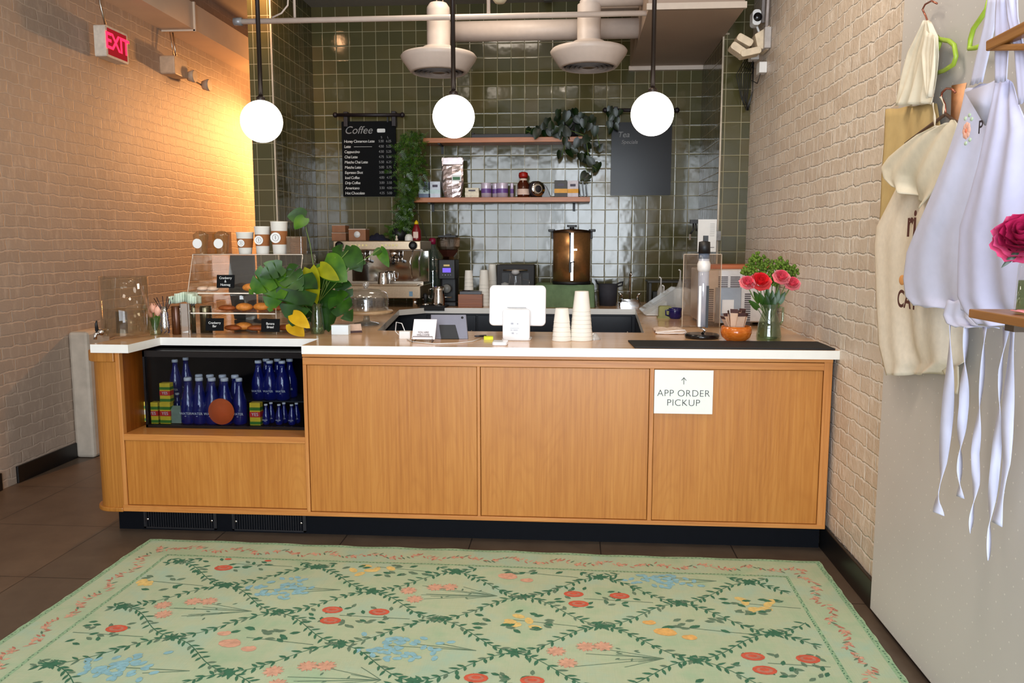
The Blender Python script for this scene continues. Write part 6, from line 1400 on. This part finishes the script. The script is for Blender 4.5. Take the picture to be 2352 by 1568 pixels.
for i, pts in enumerate(([(2182, 745), (2182, 850), (2176, 950), (2166, 1060), (2158, 1120), (2154, 1150), (2156, 1180)], [(2219, 750), (2216, 840), (2214, 930), (2206, 1010), (2204, 1080), (2206, 1142)], [(2262, 750), (2256, 860), (2248, 960), (2240, 1040), (2242, 1110), (2232, 1180), (2229, 1222)], [(2312, 752), (2298, 850), (2296, 940), (2288, 1050), (2280, 1130), (2272, 1210), (2271, 1284)], [(2326, 752), (2320, 860), (2314, 960), (2312, 1060), (2300, 1140), (2290, 1204)])):
    sd = thing('apron_tie', ('leftmost twisted white apron tie, knotted at its end', 'second twisted white apron tie, the shortest', 'third twisted white apron tie, behind the shelf corner', 'fourth white apron tie, hanging longest of all', 'broad flat white apron tie nearest the shelf')[i], 'tie', atX(pts[0][0], pts[0][1], 1.0), group='apron ties hanging below the white aprons')
    strip(pts, (22, 16, 14, 16, 24)[i], 1.0, 'ribbon', LAV, sd, (.6, 1.1, 1.1, 1.0, .35)[i])
# wooden hanger, near shelf and peony
t = thing('clothes_hanger', 'brown wooden hanger crossing in front of the apron straps', 'hanger', atX(2300, 100, .92)); o = Vector(t.location)
WH = wood('hanger wood', (150, 98, 44), (112, 68, 26), (176, 124, 66), 'y')
MB().prism([(X_(2276, 100, .92).y, X_(2276, 94, .92).z), (X_(2276, 118, .92).y, X_(2276, 118, .92).z), (X_(2420, 40, .92).y, X_(2420, 50, .92).z), (X_(2420, 20, .92).y, X_(2420, 20, .92).z)], -.012, .012, 'x').build('shoulder', WH, t, bevel=.003)
MB().prism([(X_(2280, 104, .92).y, X_(2280, 102, .92).z), (X_(2280, 118, .92).y, X_(2280, 117, .92).z), (X_(2420, 116, .92).y, X_(2420, 116, .92).z), (X_(2420, 98, .92).y, X_(2420, 98, .92).z)], -.008, .008, 'x').build('crossbar', WH, t, bevel=.003)
sz_ = 1.26; c_ = atZ(2225, 709, sz_)
t = thing('display_shelf', 'small brown wooden shelf holding the pink peony vase', 'shelf', (c_.x+.14, c_.y-.3, sz_)); o = Vector(t.location)
MB().box(c_.x-o.x, BX-.001-o.x, -.3, .3, -.016, 0).build('board', WH, t, bevel=.002)
MB().box(BX-.03-o.x, BX-.001-o.x, .22, .25, -.14, -.0165).box(c_.x-o.x+.04, BX-.001-o.x, .22, .25, -.034, -.0225).build('bracket', mat('dark bracket', (84, 70, 56), .5), t)
MB().box(BX-.03-o.x, BX-.001-o.x, -.25, -.22, -.14, -.0165).build('bracket', mat('dark bracket', (84, 70, 56), .5), t)
vp = atZ(2346, 716, sz_); vp = Vector((vp.x+.02, vp.y+.0, sz_)); kk = mpp(vp)
t = thing('peony_vase', 'small clear glass vase of the magenta peony on the wooden shelf', 'vase', vp)
MB().lathe([(.028, 0), (.03, .006), (.028, .08), (.022, .1), (.026, .115)], n=28, cap=False).lathe([(.028, .001), (0, .002)], cap=False).build('body', GL, t)
MB().lathe([(.027, .003), (.026, .055), (0, .055)], n=24, cap=False).build('water', glass('vase water', (190, 205, 170), .1, .02, .10, (110, 130, 80)), t)
PE1, PE2 = mat('magenta petal', (176, 30, 80), .5, var=.25, scale=60), mat('pink magenta petal', (220, 84, 132), .5, var=.2, scale=60)
q_ = atY(2350, 543, vp.y); rose('peony', 'large ruffled magenta peony leaning out over the shelf', q_, .045, PE1, PE2, (-.5, -.7, .5), stem_to=vp+Vector((0, 0, .05)), layers=7)
fl = thing('fallen_petal', 'pale pink petal lying on the wooden shelf by the vase', 'petal', atZ(2342, 722, sz_)+Vector((0, 0, .004)))
MB().grid([[(.03*(i/5-.5)*math.sin(PI*(j+.6)/5), .03*(j/4-.5), .006*abs(i/5-.5)) for i in range(6)] for j in range(5)]).build('petal', mat('pale pink petal', (244, 150, 156), .5), fl, solid=.001)
lf = thing('peony_leaf', 'narrow dark leaf drooping under the magenta peony', 'leaf', atY(2335, 580, vp.y)); mb = MB(); leaf(mb, (0, 0, 0), .035, .010, (-.6, 0, -.7), (0, -1, .3)); mb.build('blade', GREEND, lf)
